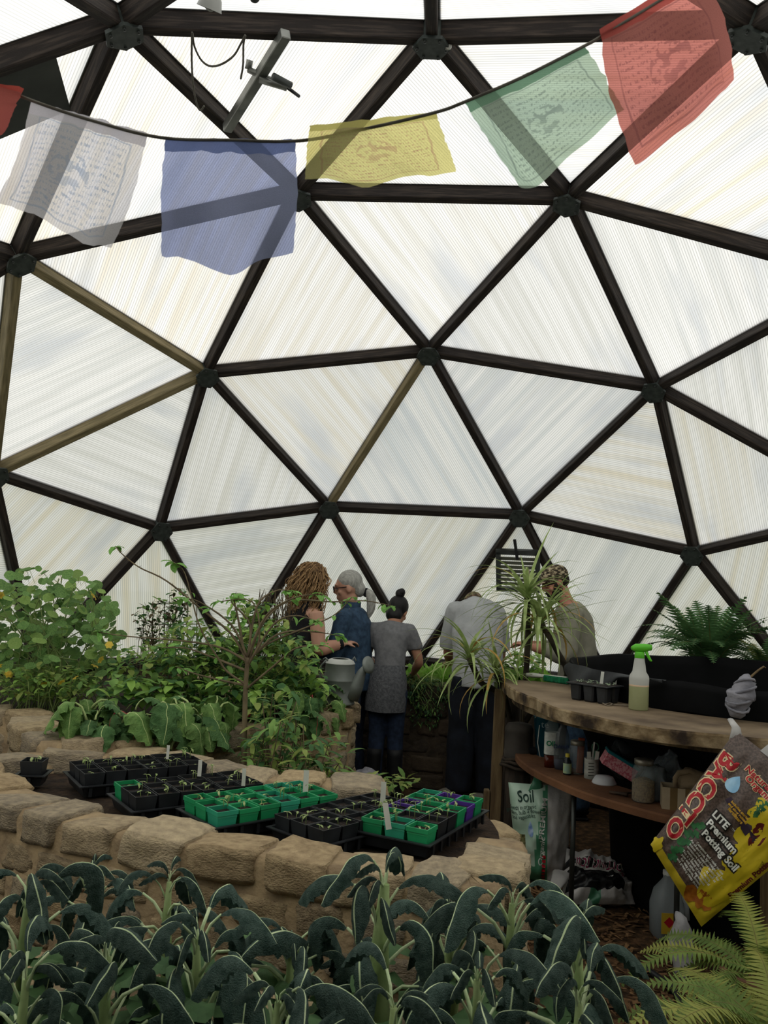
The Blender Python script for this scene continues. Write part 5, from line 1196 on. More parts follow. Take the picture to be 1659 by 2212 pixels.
def build(name, label, loc, rz, J, skin, shirt=None, trousers=None, shoes=None, sleeve=.42, short=True, hem=0, hs=1., nlow=1.02):
    e = empty(name, label, 'person', loc, rz)
    mb = MB(); mb.loft(torso(J, .93), 18)
    sp = [V(c[0]) for c in J['spine']]; Hm = Euler(J['hrot']).to_matrix(); hc = V(J['head'])
    mb.tube([sp[-1]-V((0, 0, .04)), sp[-1].lerp(hc, .35), hc+Hm @ V((0, -.02, -.05))], [.062*hs, .054*hs, .052*hs], 14)
    head(mb, hc, Hm, hs)
    for sd_ in ('R', 'L'):
        sh, el, wr = J['sh'+sd_], J['el'+sd_], J['wr'+sd_]
        k = J.get('arm', 1.)
        limb(mb, [sh, V(sh).lerp(V(el), .5), el, V(el).lerp(V(wr), .45), wr], [.045*k, .048*k, .041*k, .042*k, .027*k])
        hd = V(wr)-V(el) if 'hd'+sd_ not in J else V(J['hd'+sd_])
        hand(mb, wr, hd, J.get('pn'+sd_, (0, 0, -1)), .8, hs, 1 if sd_ == 'R' else -1)
        hp, kn, an = J['hip'+sd_], J['kn'+sd_], J['an'+sd_]
        limb(mb, [hp, V(hp).lerp(V(kn), .5), kn, V(kn).lerp(V(an), .4), an], [.76*q for q in J.get('legr', [.105, .096, .080, .076, .070])[:4]]+[.036])
        mb.ell(V(an)+V((0, .06, -.035)), (.042, .12, .035), n=12)
    obj('body', fuse(mb, .0085, 2, skin, 'body'), e)
    if shirt:
        mb = MB(); ts = torso(J, 1.10); mb.loft(ts[hem:], 20)
        for sd_ in ('R', 'L'):
            sh, el, wr = V(J['sh'+sd_]), V(J['el'+sd_]), V(J['wr'+sd_]); k = J.get('arm', 1.)
            if short == 'none': continue
            inn = (V(J['spine'][4][0])-sh).normalized()
            if short: limb(mb, [sh+inn*.07, sh+inn*.01+V((0, 0, .004)), sh.lerp(el, .4), sh.lerp(el, sleeve*1.9)], [.062*k, .073*k, .073*k, .070*k])
            else: limb(mb, [sh+inn*.06, sh, sh.lerp(el, .5), el, el.lerp(wr, .4), el.lerp(wr, sleeve)], [.055*k, .069*k, .064*k, .058*k, .053*k, .043*k])
        q = fuse(mb, .010, 3, shirt, 'shirt')
        off = V((loc[0], loc[1], 0))
        nrm_ = [v.normal.copy() for v in q.vertices]
        for v, nv in zip(q.vertices, nrm_):   # cloth folds
            c = v.co.copy(); d = noise.noise(V((c.x*9+off.x*7, c.y*9, c.z*5)))*.010+noise.noise(V((c.x*18, c.y*18+off.y, c.z*11)))*.005
            v.co = c+nv*d
        obj('shirt', q, e)
    if trousers:
        mb = MB(); mb.loft([(c, a*nlow, b*nlow) for c, a, b in torso(J, 1.0)[:2+max(hem, J.get('waist', 0))]], 18)
        for sd_ in ('R', 'L'):
            hp, kn, an = V(J['hip'+sd_]), V(J['kn'+sd_]), V(J['an'+sd_]); limb(mb, [hp+V((0, 0, .03)), hp.lerp(kn, .5), kn, kn.lerp(an, .5), an+V((0, 0, -.02))], J.get('legr', [.105, .096, .080, .076, .070]))
        q = fuse(mb, .012, 3, trousers, 'trousers')
        nrm_ = [v.normal.copy() for v in q.vertices]
        for v, nv in zip(q.vertices, nrm_): v.co = v.co+nv*noise.noise(V((v.co.x*8, v.co.y*8, v.co.z*6)))*.010
        obj('trousers', q, e)
    if shoes:
        for sd_ in ('R', 'L'):
            an = V(J['an'+sd_]); mb = MB(); mb.ell(an+V((0, .06, -.035)), (.05, .135, .045), n=14); mb.box(an+V((0, .06, -.078)), (.09, .25, .02), bev=.008); limb(mb, [an+V((0, 0, -.04)), an+V((0, 0, .03)), an+V((0, 0, J.get('boot', .05)))], [.05, .052, .056]); part('shoe', mb, shoes, e, local=True)
    return e, Hm, hc
def stand(h=1.7, lean=0., sw=.18, hipw=.155, wst=.135, dep=.105, dz=0, **kw):
    """joints of a standing figure; lean bends the back forward"""
    k = h/1.7; hz = .90*k; L_ = .53*k
    def sp(t, ex=0): a = lean*t; return (0, math.sin(a)*L_*t+ex, hz+math.cos(a*.9)*L_*t)
    J = dict(spine=[((0, 0, hz-.10*k), hipw*.98, dep*1.05), (sp(0), hipw*1.03, dep*1.1), (sp(.25), wst*1.03, dep*.98), (sp(.5), wst*1.08, dep*1.0), (sp(.75), sw*.93, dep*1.06), (sp(.90), sw*.92, dep*.85), (sp(.98), sw*.55, dep*.62)], hrot=(0, 0, 0))
    s9 = V(sp(.90)); n1 = V(sp(1.0)); J['head'] = n1+V((0, .03+.05*lean, .145*k))
    for s_, q in (('R', 1), ('L', -1)):
        J['sh'+s_] = s9+V((q*sw*.93, 0, -.015)); J['el'+s_] = J['sh'+s_]+V((q*.06, -.01, -.29*k)); J['wr'+s_] = J['el'+s_]+V((0, .05, -.24*k))
        J['hip'+s_] = V((q*.09, 0, hz-.06)); J['kn'+s_] = V((q*.10, .02, .49*k)); J['an'+s_] = V((q*.11, -.01, .09))
    J.update(kw); return J
def place(px, dep): p = at(px, 1700, dep); return V((p.x, p.y, 0))
M_BLKC = mat('black_cloth', '121214', '1c1c20', 9, .9, .3, 60); M_DENIM = mat('denim_blue', '26394f', '385068', 30, .85, .3, 120); M_JEAN = mat('dark_jeans', '161d2b', '222c40', 30, .88); M_GTEE = mat('charcoal_tee', '66676a', '77787b', 30, .92, .2, 80)
M_JKT = mat('grey_knit', '4c4e52', '66686c', 60, .95, .5, 90); M_LTEE = mat('light_grey_tee', 'a3a6a8', 'b2b5b7', 12, .92, .2, 60); M_OLV = mat('olive_grey_knit', '807e70', '918f80', 14, .92, .2, 60); M_NAVY = mat('navy_trousers', '10131b', '191e29', 12, .92); M_BOOT = mat('black_boot', '0e0f11', '17181b', 6, .6)
# 1 curly-haired person, seen from behind and the left, facing right
J = stand(1.64, .12, .17, .165, .14)
J['elR'] = J['shR']+V((.05, .02, -.25)); J['wrR'] = J['elR']+V((-.04, .19, .03)); J['elL'] = J['shL']+V((-.02, .02, -.27)); J['wrL'] = J['elL']+V((.06, .24, .03)); J['hrot'] = (-.15, 0, .2); J['arm'] = 1.12
e, Hm, hc = build('person', 'person with long curly light-brown hair and black sleeveless top beside the shrub', place(628, 6.0), math.radians(-62), J, M_SKIN, None, M_BLKC, M_BOOT)
mb = MB(); ts = torso(J, 1.10); mb.loft(ts[:5], 20); n_ = ts[5]
for q in (-1, 1): mb.tube([ts[4][0]+V((q*.09, .09, 0)), n_[0]+V((q*.10, .03, .055)), n_[0]+V((q*.10, -.05, .03)), ts[4][0]+V((q*.08, -.10, 0))], .028, 8)
mb.loft([(ts[4][0], ts[4][1]*.93, ts[4][2]), (ts[5][0]+V((0, -.01, -.02)), ts[5][1]*.68, ts[5][2]*1.05)], 18)
obj('tank_top', fuse(mb, .011, 2, M_BLKC, 'tank_top'), e)
M_CURL = mat('curly_hair', '4f3a28', '9a7a54', 40, .75, lo=.3, hi=.7, stretch=(1, 1, .3)); M_CURL2 = mat('curly_hair_light', '8a6c48', 'b5946a', 40, .75)
mb = MB(); mb.ell(hc+V((0, -.03, .03)), (.105, .115, .115), n=18); mb.ell(hc+V((0, -.06, -.09)), (.125, .09, .13), n=18); mb.ell(hc+V((0, -.07, -.19)), (.10, .065, .10), n=14); obj('hair', fuse(mb, .014, 2, M_CURL, 'hair'), e)
rr = random.Random(3); mb = MB()
for k in range(520):
    a = rr.uniform(0, 6.28); el = rr.uniform(-.2, 1.4); d = V((math.cos(a)*math.cos(el), math.sin(a)*math.cos(el), math.sin(el)))
    if d.y > .55 and d.z < .7: continue
    p = hc+V((0, -.03, .03))+V((d.x*.105, d.y*.115, d.z*.115)); pts = []; ln = rr.uniform(.16, .36); f = rr.uniform(30, 55); ph = rr.uniform(0, 6)
    for j in range(14):
        t = j/13; drop = t*ln; o_ = V((d.x, d.y, 0))*(.03+.03*math.sin(min(1, t*1.5)*PI)); pts.append(p+o_*min(1, t*3)+V((math.sin(f*drop+ph)*.016, math.cos(f*drop+ph)*.016, -drop+.02*math.sin(min(1, t*4)*PI)*max(0, d.z))))
    mb.tube(pts, [.0036*(1-.5*j/13) for j in range(14)], 4, rr.randrange(2), False)
part('curls', mb, [M_CURL, M_CURL2], e, local=True, kind='stuff')
mb = MB(); w_ = J['wrR']; mb.tube([w_+(J['elR']-w_)*.05, w_+(J['elR']-w_)*.22], .037, 12); part('wristband', mb, M_BLKC, e, local=True)
# 2 grey-haired person facing left
J = stand(1.60, .10, .175, .165, .15, .115)
J['elR'] = J['shR']+V((.05, .02, -.26)); J['wrR'] = J['elR']+V((-.06, .22, .0)); J['elL'] = J['shL']+V((-.05, .04, -.26)); J['wrL'] = J['elL']+V((.04, .21, -.02)); J['hrot'] = (-.22, 0, .30)
e, Hm, hc = build('person', 'grey-haired person with glasses and denim shirt facing left', place(752, 6.2), math.radians(72), J, M_SKIN, M_DENIM, M_JEAN, M_BOOT, .8, False, 0)
M_GREYH = mat('grey_hair', '8c8c88', 'b4b4ae', 30, .7, .4, 120, stretch=(4, 1, 1))
mb = MB(); mb.ell(hc+Hm @ V((0, -.027, .047)), (.081, .096, .089), Hm, 20); mb.ell(hc+Hm @ V((0, -.085, -.02)), (.06, .05, .06), Hm, 14); obj('hair', fuse(mb, .009, 2, M_GREYH, 'hair'), e)
p = hc+Hm @ V((0, -.135, -.05)); mb = MB(); limb(mb, [p, p+V((0, -.035, -.03)), p+V((0, -.04, -.12)), p+V((0, -.02, -.19))], [.03, .036, .032, .01]); part('ponytail', mb, M_GREYH, e, local=True)
mb = MB(); mb.ell(p+V((0, .004, -.004)), (.035, .026, .035)); part('hair_tie', mb, M_BLKC, e, local=True)
mb = MB()
for q in (-1, 1):
    c = hc+Hm @ V((q*.034, .098, .012)); mb.tube([c+Hm @ V((.026*math.cos(t*.45), 0, .019*math.sin(t*.45))) for t in range(15)], .003, 5); mb.tube([hc+Hm @ V((q*.06, .095, .016)), hc+Hm @ V((q*.078, .0, .012))], .003, 5)
part('glasses', mb, M_BLKC, e, local=True)
for q in (-1, 1): mb = MB(); mb.ell(hc+Hm @ V((q*.034, .078, .010)), (.012, .008, .008), Hm, 8); part('eye', mb, mat('eye_white', 'c9c4bc', '3a2c22', 60, .3), e, local=True)
mb = MB(); c = V(torso(J)[6][0]); mb.loft([(c+V((0, .0, .0)), V((.085, 0, 0)), V((0, .07, 0))), (c+V((0, -.005, .05)), V((.072, 0, 0)), V((0, .066, 0)))], 16, cap=False); part('collar', mb, M_DENIM, e, local=True)
hp = J['wrR']; wp = e.matrix_basis @ (V(hp)+V((-.03, .10, -.03)))
mb = MB(); mb.lathe([(.001, -.09), (.03, -.09), (.032, -.08), (.032, .05), (.028, .07), (.012, .09), (.012, .1)], wp, 16); bo = single('water_bottle', mb, glassy('bottle_plastic', 'b9c4cc', .35), 'clear plastic water bottle held by the grey-haired person', 'bottle')
mb = MB(); mb.lathe([(.014, .098), (.014, .115), (.001, .116)], wp, 12); part('cap', mb, mat('blue_cap', '2c4fa0', rough=.5), bo)
# 3 child with bun, from behind
J = stand(1.50, .25, .145, .122, .100, .088)
J['elR'] = J['shR']+V((.07, .02, -.22)); J['wrR'] = J['elR']+V((-.05, .17, -.10)); J['elL'] = J['shL']+V((-.05, -.02, -.22)); J['wrL'] = J['elL']+V((.05, .17, -.05)); J['hrot'] = (-.5, .12, -.25); J['head'] = J['head']+V((.02, .05, -.055)); J['arm'] = .82; J['boot'] = .26; [J.__setitem__(k_, V((V(J[k_]).x*.66, J[k_][1], J[k_][2]))) for k_ in ('hipR', 'hipL', 'knR', 'knL', 'anR', 'anL')]; J['legr'] = [.085, .075, .060, .056, .052]
e, Hm, hc = build('person', 'slim person with black hair bun and grey T-shirt seen from behind', place(828, 6.15), math.radians(-8), J, M_SKIN2, M_GTEE, mat('blue_jeans', '1a2436', '26344c', 30, .88), M_BOOT, .32, True, 1, .92)
M_BLH = mat('black_hair', '0e0d0e', '1a181a', 20, .5, .3, 90, stretch=(3, 3, .6))
mb = MB(); mb.ell(hc+Hm @ V((0, -.024, .03)), (.078, .090, .090), Hm, 20); mb.ell(hc+Hm @ V((0, -.05, -.05)), (.066, .055, .06), Hm, 14); obj('hair', fuse(mb, .009, 2, M_BLH, 'hair'), e)
mb = MB(); mb.ell(hc+Hm @ V((0, -.075, .115)), (.036, .036, .038), Hm, 14); mb.ell(hc+Hm @ V((.012, -.085, .125)), (.028, .03, .03), Hm, 12); part('hair_bun', mb, M_BLH, e, local=True)
mb = MB(); secs = []
for z, wd, dp_ in ((.95, .112, .105), (.91, .124, .122), (.85, .138, .135), (.76, .148, .142), (.68, .150, .142), (.62, .146, .138)): secs.append((V((-.03*(1-z), .0, z)), V((wd, 0, 0)), V((0, dp_, 0))))
mb.loft(secs, 26, cap=False)
for v in mb.v: a = math.atan2(v.y, v.x); v += V((v.x, v.y, 0)).normalized()*(.010*math.sin(a*5+v.z*6)*(1.05-v.z)*1.3)
part('tied_jacket', mb, M_JKT, e, local=True, label='dark grey jacket tied around the hips')
# 4 stooping man in grey T-shirt from behind
J = stand(1.74, .55, .172, .165, .160, .135)
J['elR'] = J['shR']+V((.035, .02, -.30)); J['wrR'] = J['elR']+V((-.02, .14, -.20)); J['elL'] = J['shL']+V((-.03, .05, -.30)); J['wrL'] = J['elL']+V((.02, .18, -.10)); J['hrot'] = (-1.1, 0, -.05); J['head'] = V(J['head'])+V((.01, .18, -.175)); J['arm'] = 1.1; J['waist'] = 1; J['legr'] = [.125, .115, .10, .098, .095]
e, Hm, hc = build('person', 'stooping man in light grey T-shirt and dark trousers seen from behind', place(1022, 6.2), math.radians(0), J, M_SKIN3, M_LTEE, M_NAVY, M_BOOT, .50, True, 0)
M_CAP = mat('tan_camo_cap', '8a7860', '55473a', 25, .9, lo=.45, hi=.55)
mb = MB(); mb.ell(hc+Hm @ V((0, -.012, .045)), (.083, .104, .080), Hm, 20); obj('cap', fuse(mb, .009, 1, M_CAP, 'cap'), e)
mb = MB(); mb.loft([(hc+Hm @ V((0, .07, .035)), Hm @ V((.075, 0, 0)), Hm @ V((0, .01, .006))), (hc+Hm @ V((0, .14, .025)), Hm @ V((.06, 0, 0)), Hm @ V((0, .01, .006))), (hc+Hm @ V((0, .17, .018)), Hm @ V((.03, 0, 0)), Hm @ V((0, .006, .004)))], 14); part('cap_peak', mb, M_CAP, e, local=True)
mb = MB(); mb.ell(hc+Hm @ V((0, -.055, -.02)), (.077, .055, .05), Hm, 14); part('hair', mb, mat('grey_brown_hair', '4a4038', '6b6058', 30, .8), e, local=True)
# 5 bearded man with camouflage cap facing left
J = stand(1.74, .16, .195, .165, .155, .12)
J['elR'] = J['shR']+V((.10, .03, -.28)); J['wrR'] = J['elR']+V((-.10, .23, .03)); J['elL'] = J['shL']+V((-.06, .06, -.28)); J['wrL'] = J['elL']+V((.08, .22, .04)); J['hrot'] = (-.45, 0, .15); J['head'] = V(J['head'])+V((0, .055, -.015)); J['arm'] = 1.06
e, Hm, hc = build('person', 'bearded man in camouflage cap and olive-grey long sleeves looking down', place(1242, 5.95), math.radians(86), J, M_SKIN3, M_OLV, M_DENIM, M_BOOT, .62, False, 0)
M_CAMO = mat('reed_camouflage', '2e2820', 'b0a488', 38, .9, lo=.44, hi=.6, c3='6d5f48', stretch=(1, 1, 2.5), det=3); M_BEARD = mat('dark_beard', '1e1814', '2e251e', 60, .85, .4, 150)
mb = MB(); mb.ell(hc+Hm @ V((0, -.012, .048)), (.084, .106, .082), Hm, 20); obj('cap', fuse(mb, .009, 1, M_CAMO, 'cap'), e)
mb = MB(); mb.loft([(hc+Hm @ V((0, .07, .045)), Hm @ V((.076, 0, 0)), Hm @ V((0, .01, .007))), (hc+Hm @ V((0, .13, .04)), Hm @ V((.07, 0, 0)), Hm @ V((0, .01, .006))), (hc+Hm @ V((0, .17, .026)), Hm @ V((.045, 0, 0)), Hm @ V((0, .006, .004)))], 14); part('cap_peak', mb, M_CAMO, e, local=True)
mb = MB(); mb.ell(hc+Hm @ V((0, .035, -.085)), (.058, .062, .048), Hm, 16); mb.ell(hc+Hm @ V((.045, .02, -.045)), (.026, .045, .05), Hm, 12); mb.ell(hc+Hm @ V((-.045, .02, -.045)), (.026, .045, .05), Hm, 12); mb.ell(hc+Hm @ V((0, .084, -.042)), (.034, .014, .010), Hm, 10); [mb.ell(hc+Hm @ V((q*.066, .012, -.02)), (.011, .02, .045), Hm, 10) for q in (-1, 1)]; obj('beard', fuse(mb, .008, 1, M_BEARD, 'beard'), e)
mb = MB(); mb.ell(hc+Hm @ V((0, -.043, .004)), (.0775, .064, .058), Hm, 14); part('hair', mb, M_BEARD, e, local=True)
for q in (-1, 1): mb = MB(); mb.ell(hc+Hm @ V((q*.034, .078, .010)), (.012, .008, .006), Hm, 8); part('eye', mb, MATS['eye_white'], e, local=True)
# ------------------------------------------------------------------ vent, opener, rope, lamp
tri = [i for i in ids.values()]
# louvre below hub M
fM = [f for f in faces if ids['M'] in f and sorted(nodes[i].z for i in f)[1] < .22][0]
vq = [npos(i) for i in fM]; vn = (vq[1]-vq[0]).cross(vq[2]-vq[0]).normalized(); d_ = ray(1119, 1233); c = CAM+d_*((vq[0]-CAM).dot(vn)/d_.dot(vn)); D_V = c.y-CAM.y
c = at(1119, 1233, D_V-.03); nin = (CEN+V((0, 0, .9))-c); nin.z = -.25*nin.length*0; nin = V((nin.x, nin.y, -.35*V((nin.x, nin.y, 0)).length)).normalized()
ez = V((0, 0, 1)); ex_ = ez.cross(nin).normalized()*1; ey_ = nin.cross(ex_).normalized(); Mx = Matrix((ex_, ey_, nin)).transposed()
wv = 84*D_V/F/1.0; hv = 84*D_V/F
lv = empty('louvre_vent', 'grey metal louvre vent set in the panel above the lettuces', 'vent', c-V((0, 0, hv/2)))
M_VF = mat('grey_vent_frame', '3d403f', '4e5250', 9, .5, metal=.3); M_SL = mat('louvre_slat', 'a9aa9f', '96978c', 9, .6, leaf=.6)
mb = MB()
for o_, s_ in (((-wv/2, 0, 0), (.035, hv, .05)), ((wv/2, 0, 0), (.035, hv, .05)), ((0, hv/2, 0), (wv+.035, .04, .05)), ((0, -hv/2, 0), (wv+.035, .03, .05))): mb.box(c+Mx @ V(o_), s_, Mx)
part('frame', mb, M_VF, lv)
for k in range(7):
    y = -hv/2+.03+(hv-.07)*(k+.5)/7; mb = MB(); mb.box(c+Mx @ V((0, y, .005)), (wv-.03, .045, .004), Mx @ Euler((.7, 0, 0)).to_matrix()); part('slat', mb, M_SL, lv)
mb = MB(); mb.box(c+Mx @ V((-.01, hv/2+.03, .03)), (.022, .17, .022), Mx @ Euler((0, 0, .12)).to_matrix()); part('lever', mb, M_BLACKP, lv)
# roof window opener bar in panel A-B-E
nA, nB, nE = [npos(ids[k]) for k in 'ABE']; pn = (nB-nA).cross(nE-nA).normalized(); pn = pn if pn.dot(CEN-nA) > 0 else -pn
def onp(x, y, off=0): d = ray(x, y); t = ((nA+pn*off)-CAM).dot(pn)/d.dot(pn); return CAM+d*t
M_ALU = mat('grey_aluminium', '8a8c88', '6f716d', 12, .4, metal=.6)
a, b_ = onp(618, 72, .03), onp(490, 278, .03); d = (b_-a).normalized(); sd_ = pn.cross(d); Mx = Matrix((d, sd_, pn)).transposed()
vo = empty('vent_opener', 'grey metal roof vent opener bar with hinged arm below the roof window', 'vent opener', (a+b_)/2)
mb = MB(); mb.box((a+b_)/2, ((b_-a).length, .045, .045), Mx, bev=.004); part('bar', mb, M_ALU, vo)
p0, p1, p2 = onp(536, 150, .0), onp(620, 190, .10), onp(560, 172, .06)
mb = MB(); mb.tube([p0, p1], .014, 6); mb.tube([p2, p1+pn*.0], .020, 8, flat=.6); mb.tube([onp(540, 130, -.03), p0], .016, 6); part('arm', mb, M_ALU, vo)
mb = MB(); mb.tube([onp(590, 165, .12), onp(628, 185, .13)], .017, 10); part('piston', mb, M_VF, vo)
mb = MB(); mb.tube([onp(622, 190, .1), onp(646, 208, .1)], .008, 8); part('rod', mb, M_BLACKP, vo)
def rope(name, label, px, off, r, m, cat='rope'):
    mb = MB(); mb.tube(cat_rom([onp(x, y, off) for x, y in px], 6), r, 6); return single(name, mb, m, label, cat)
M_ROPE = mat('grey_cord', '6d6a62', '55524b', 30, .9)
rope('rope_loop', 'thin grey cord looping below the top strut', [(416, 72), (420, 100), (435, 130), (455, 143), (480, 138), (505, 120), (520, 95), (530, 76), (526, 95), (525, 140), (520, 170)], .06, .0045, M_ROPE)
rope('vent_rope', 'thin grey cord hanging straight down to the diagonal strut', [(415, 70), (414, 130), (418, 190), (427, 230), (434, 238), (441, 229)], .07, .0045, M_ROPE)
q = onp(968, 92, .03); e = empty('pulley', 'small metal pulley hanging below the top hub', 'pulley', q+V((0, 0, -.05)))
mb = MB(); mb.tube([q+V((.014*math.cos(t*.7), 0, .02+.018*math.sin(t*.7))) for t in range(10)], .003, 5); part('shackle', mb, M_ALU, e)
mb = MB(); mb.lathe([(.001, -.006), (.018, -.006), (.014, 0), (.018, .006), (.001, .006)], q+V((0, 0, -.015)), 14, 0, Euler((PI/2, 0, 0)).to_matrix()); part('wheel', mb, MATS['white_plastic'], e)
# clip lamp and round fitting at the top edge
q = at(456, 2, 3.2); e = empty('clip_lamp', 'white metal lamp shade hanging at the top edge', 'lamp', q)
Mx = Euler((.5, .35, 0)).to_matrix(); M_LSH = mat('white_enamel_shade', 'a9aaa6', '9a9b97', 6, .4)
mb = MB(); mb.lathe([(.052, -.03), (.05, -.025), (.042, .01), (.025, .035), (.014, .04), (.014, .075)], q, 26, 0, Mx); part('shade', mb, M_LSH, e)
mb = MB(); mb.ell(q+Mx @ V((0, 0, -.01)), (.026, .026, .03)); part('bulb', mb, mat('frosted_bulb', '8d8f8c', rough=.4), e)
mb = MB(); mb.tube([q+Mx @ V((0, 0, .07)), q+V((.01, .02, .2)), q+V((0, .05, .7))], .004, 6); part('cable', mb, M_BLACKP, e)
q = at(550, -6, 3.25); mb = MB(); mb.ell(q, (.022, .022, .022), n=14); mb.tube([q, q+V((0, .02, .6))], .004, 6); single('hanging_fitting', mb, M_VF, 'round dark fitting hanging beside the lamp', 'fitting')
# dark shading board in the upper left panel
nD = npos(ids['D']); 
lp = [i for i in used if i not in (ids['A'], ids['D']) and any(set((ids['A'], ids['D'], i)) == set(f) for f in faces) and i != ids['E']]
nL = npos(lp[0]); pn2 = (nD-nA).cross(nL-nA).normalized(); pn2 = pn2 if pn2.dot(CEN-nA) > 0 else -pn2
def onq(x, y, off=0): d = ray(x, y); t = ((nA+pn2*off)-CAM).dot(pn2)/d.dot(pn2); return CAM+d*t
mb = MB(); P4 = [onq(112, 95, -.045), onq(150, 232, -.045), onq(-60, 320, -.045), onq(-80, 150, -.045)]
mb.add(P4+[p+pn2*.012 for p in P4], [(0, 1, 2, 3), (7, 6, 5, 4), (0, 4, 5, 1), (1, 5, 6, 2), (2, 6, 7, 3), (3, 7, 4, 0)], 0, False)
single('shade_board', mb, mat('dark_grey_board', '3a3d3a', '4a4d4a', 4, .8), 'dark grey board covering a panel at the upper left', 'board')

# ------------------------------------------------------------------ prayer flags
def flag_mat(name, col, ink, top=None, text=True, a=.62):
    m, nt, N, L, p, out = nt_new(name); N.remove(p)
    uv = N.new('ShaderNodeUVMap'); sp = N.new('ShaderNodeSeparateXYZ'); L.new(uv.outputs[0], sp.inputs[0]); U, W_ = sp.outputs[0], sp.outputs[1]
    def mt(op, x, y=None, z=None):
        n = N.new('ShaderNodeMath'); n.operation = op
        for i, q in enumerate((x, y, z)):
            if q is None: continue
            if isinstance(q, (int, float)): n.inputs[i].default_value = q
            else: L.new(q, n.inputs[i])
        return n.outputs[0]
    def band(x, lo, hi): return mt('MULTIPLY', mt('GREATER_THAN', x, lo), mt('LESS_THAN', x, hi))
    def noi(su, sv, sc_, det=2, off=0):
        cb = N.new('ShaderNodeCombineXYZ'); L.new(mt('MULTIPLY', U, su), cb.inputs[0]); L.new(mt('MULTIPLY', W_, sv), cb.inputs[1]); cb.inputs[2].default_value = off
        n = N.new('ShaderNodeTexNoise'); n.inputs['Scale'].default_value = sc_; n.inputs['Detail'].default_value = det; L.new(cb.outputs[0], n.inputs[0]); return n.outputs['Fac']
    Un, Vn = mt('ADD', U, mt('MULTIPLY', noi(1, 1, 9), .012)), mt('ADD', W_, mt('MULTIPLY', noi(1, 1, 7, 2, 5), .012))
    row = mt('FRACT', mt('MULTIPLY', Vn, 19)); lines = band(row, .25, .72)
    glyph = mt('GREATER_THAN', noi(75, 26, 1, 3), .52)
    inside = mt('MULTIPLY', band(Un, .13, .87), band(Vn, .10, .86))
    du, dv = mt('SUBTRACT', Un, .5), mt('SUBTRACT', Vn, .5); rad = mt('SQRT', mt('ADD', mt('MULTIPLY', du, du), mt('MULTIPLY', dv, dv)))
    em = mt('MULTIPLY', mt('LESS_THAN', rad, .15), mt('GREATER_THAN', noi(14, 14, 1, 3, 3), .50)); notem = mt('GREATER_THAN', rad, .155)
    frame = mt('MULTIPLY', mt('SUBTRACT', mt('MULTIPLY', band(Un, .10, .90), band(Vn, .075, .885)), mt('MULTIPLY', band(Un, .115, .885), band(Vn, .09, .872))), 1)
    pr_ = mt('MINIMUM', mt('ADD', mt('ADD', mt('MULTIPLY', mt('MULTIPLY', mt('MULTIPLY', lines, glyph), inside), notem), em), frame), 1) if text else mt('MULTIPLY', mt('MULTIPLY', lines, glyph), .0)
    pr_ = mt('MULTIPLY', pr_, mt('MULTIPLY', mt('ADD', noi(6, 6, 1, 2, 8), .2), .62))
    mx = N.new('ShaderNodeMix'); mx.data_type = 'RGBA'; L.new(pr_, mx.inputs[0]); mx.inputs[6].default_value = lin(col); mx.inputs[7].default_value = lin(ink)
    hem = mt('MULTIPLY', mt('GREATER_THAN', mt('ADD', Vn, mt('MULTIPLY', noi(5, 1, 1), .06)), .925), .85)
    m2 = N.new('ShaderNodeMix'); m2.data_type = 'RGBA'; L.new(hem, m2.inputs[0]); L.new(mx.outputs[2], m2.inputs[6]); m2.inputs[7].default_value = lin(top or col)
    weave = noi(160, 160, 1, 1, 2)
    df = N.new('ShaderNodeBsdfDiffuse'); tl = N.new('ShaderNodeBsdfTranslucent'); tp = N.new('ShaderNodeBsdfTransparent')
    for s_ in (df, tl): L.new(m2.outputs[2], s_.inputs[0])
    L.new(m2.outputs[2], tp.inputs[0])
    s1 = N.new('ShaderNodeMixShader'); s1.inputs[0].default_value = .8; L.new(df.outputs[0], s1.inputs[1]); L.new(tl.outputs[0], s1.inputs[2])
    s2 = N.new('ShaderNodeMixShader'); L.new(mt('MINIMUM', mt('ADD', mt('ADD', mt('MULTIPLY', mt('SUBTRACT', weave, .5), .35), a), mt('ADD', mt('MULTIPLY', hem, .3), mt('MULTIPLY', pr_, .15))), .97), s2.inputs[0]); L.new(tp.outputs[0], s2.inputs[1]); L.new(s1.outputs[0], s2.inputs[2])
    L.new(s2.outputs[0], out.inputs[0]); return m
FD = 1.3
cordpx = [(-160, 120), (-60, 160), (45, 208), (190, 258), (345, 297), (500, 303), (650, 304), (800, 276), (940, 243), (1002, 221), (1130, 166), (1265, 98), (1300, 78), (1420, 5), (1560, -80), (1700, -170)]
mb = MB(); mb.tube(cat_rom([at(x, y, FD) for x, y in cordpx], 5), .0026, 6); single('flag_cord', mb, M_ROPE, 'thin grey cord carrying the row of prayer flags', 'cord')
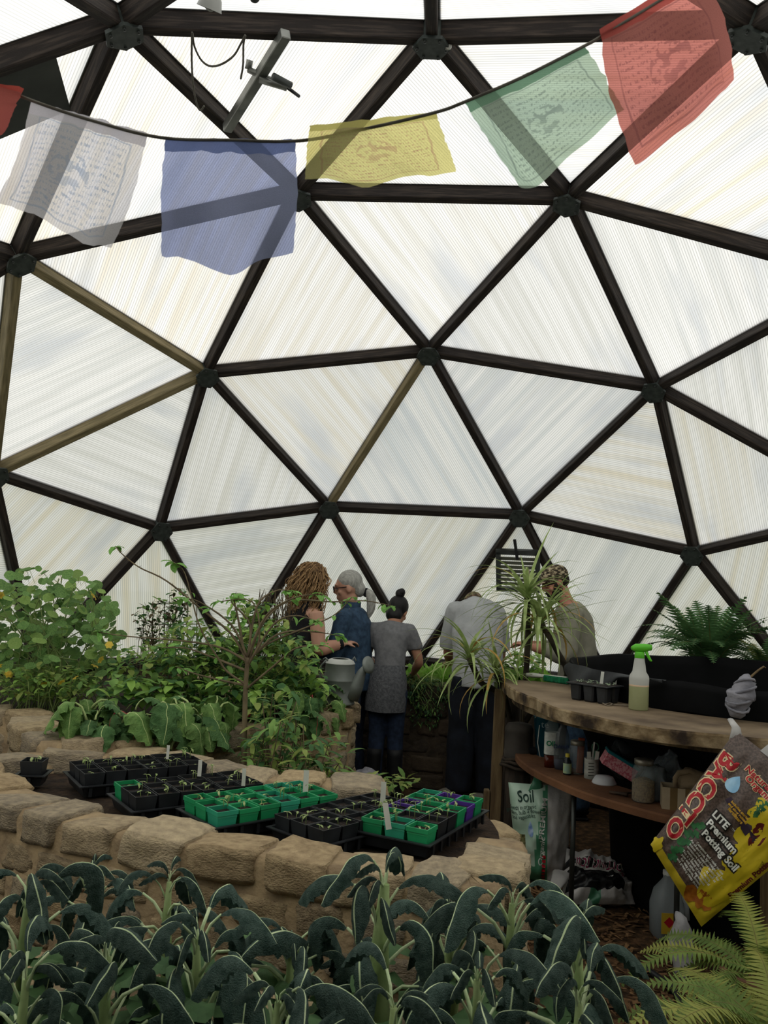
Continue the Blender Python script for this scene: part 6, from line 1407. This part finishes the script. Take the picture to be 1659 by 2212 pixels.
def flag(label, TL, TR, BR, BL, m, wav=.02, seed=0, bulge=0., sag=0., n=22):
    pts = [at(*TL, FD), at(*TR, FD), at(*BR, FD+rnd(-.06, .06)), at(*BL, FD+rnd(-.06, .06))]; top, tr2, br2, bl2 = pts
    cn = sum(pts, V((0, 0, 0)))/4; mb = MB(); vs = []; uvs = []
    for j in range(n+1):
        for i in range(n+1):
            u, v = i/n, j/n   # v from the top down
            p = (top*(1-u)+tr2*u)*(1-v)+(bl2*(1-u)+br2*u)*v
            w_ = wav*v*(math.sin(u*7+seed+v*2)+.6*math.sin(u*13+seed*2-v*3)); p = p+V((0, 1, 0))*w_
            ed = noise.noise(V((u*9, v*9, seed)))*.004
            p = p+V((ed, 0, ed))+V((0, 0, -sag*math.sin(PI*u)*v))+V(((u-.5)*2*bulge*math.sin(PI*v), 0, 0)); vs.append(p); uvs.append((u, 1-v))
    fs = [(j*(n+1)+i, (j+1)*(n+1)+i, (j+1)*(n+1)+i+1, j*(n+1)+i+1) for j in range(n) for i in range(n)]
    mb.add(vs, fs); o = single('prayer_flag', mb, m, label, 'flag', 'prayer flags on the cord', org=cn); me = o.data; ul = me.uv_layers.new(name='UVMap')
    for l in me.loops: ul.data[l.index].uv = uvs[l.vertex_index]
    return o
flag('white prayer flag with blue print', (68, 216), (319, 288), (248, 545), (-6, 436), flag_mat('white_flag', 'ecebf0', '8fa9cc', 'cfccd6', a=.6), .02, 1, 0, .0)
flag('plain blue prayer flag', (358, 298), (637, 303), (632, 552), (352, 556), flag_mat('blue_flag', 'a9b2d6', '5a648c', '5a6a9c', False, .55), .02, 2.2, .006, .018)
flag('short yellow prayer flag with red print', (668, 272), (940, 242), (984, 376), (660, 394), flag_mat('yellow_flag', 'ebe49c', 'c08a7a', 'd2ca7a', a=.55), .012, 3, 0, .004)
flag('green prayer flag with dark print', (1003, 222), (1263, 100), (1350, 235), (1118, 412), flag_mat('green_flag', 'c0d6c2', '6a7a78', '6a967a', a=.55), .02, 4.1, 0, .012)
flag('large red prayer flag at the upper right', (1296, 62), (1500, -60), (1600, 150), (1385, 336), flag_mat('red_flag', 'dc8d84', '8a5458', 'c05a54', a=.58), .02, 5.3, .016, .02)
flag('corner of a red prayer flag at the left edge', (-230, 120), (52, 192), (10, 262), (-260, 330), flag_mat('red_flag_left', 'dc7a72', '6a3f44', 'c85a50', False, .6), .02, 6, 0, .0)
bpy.data.scenes.remove(TS)
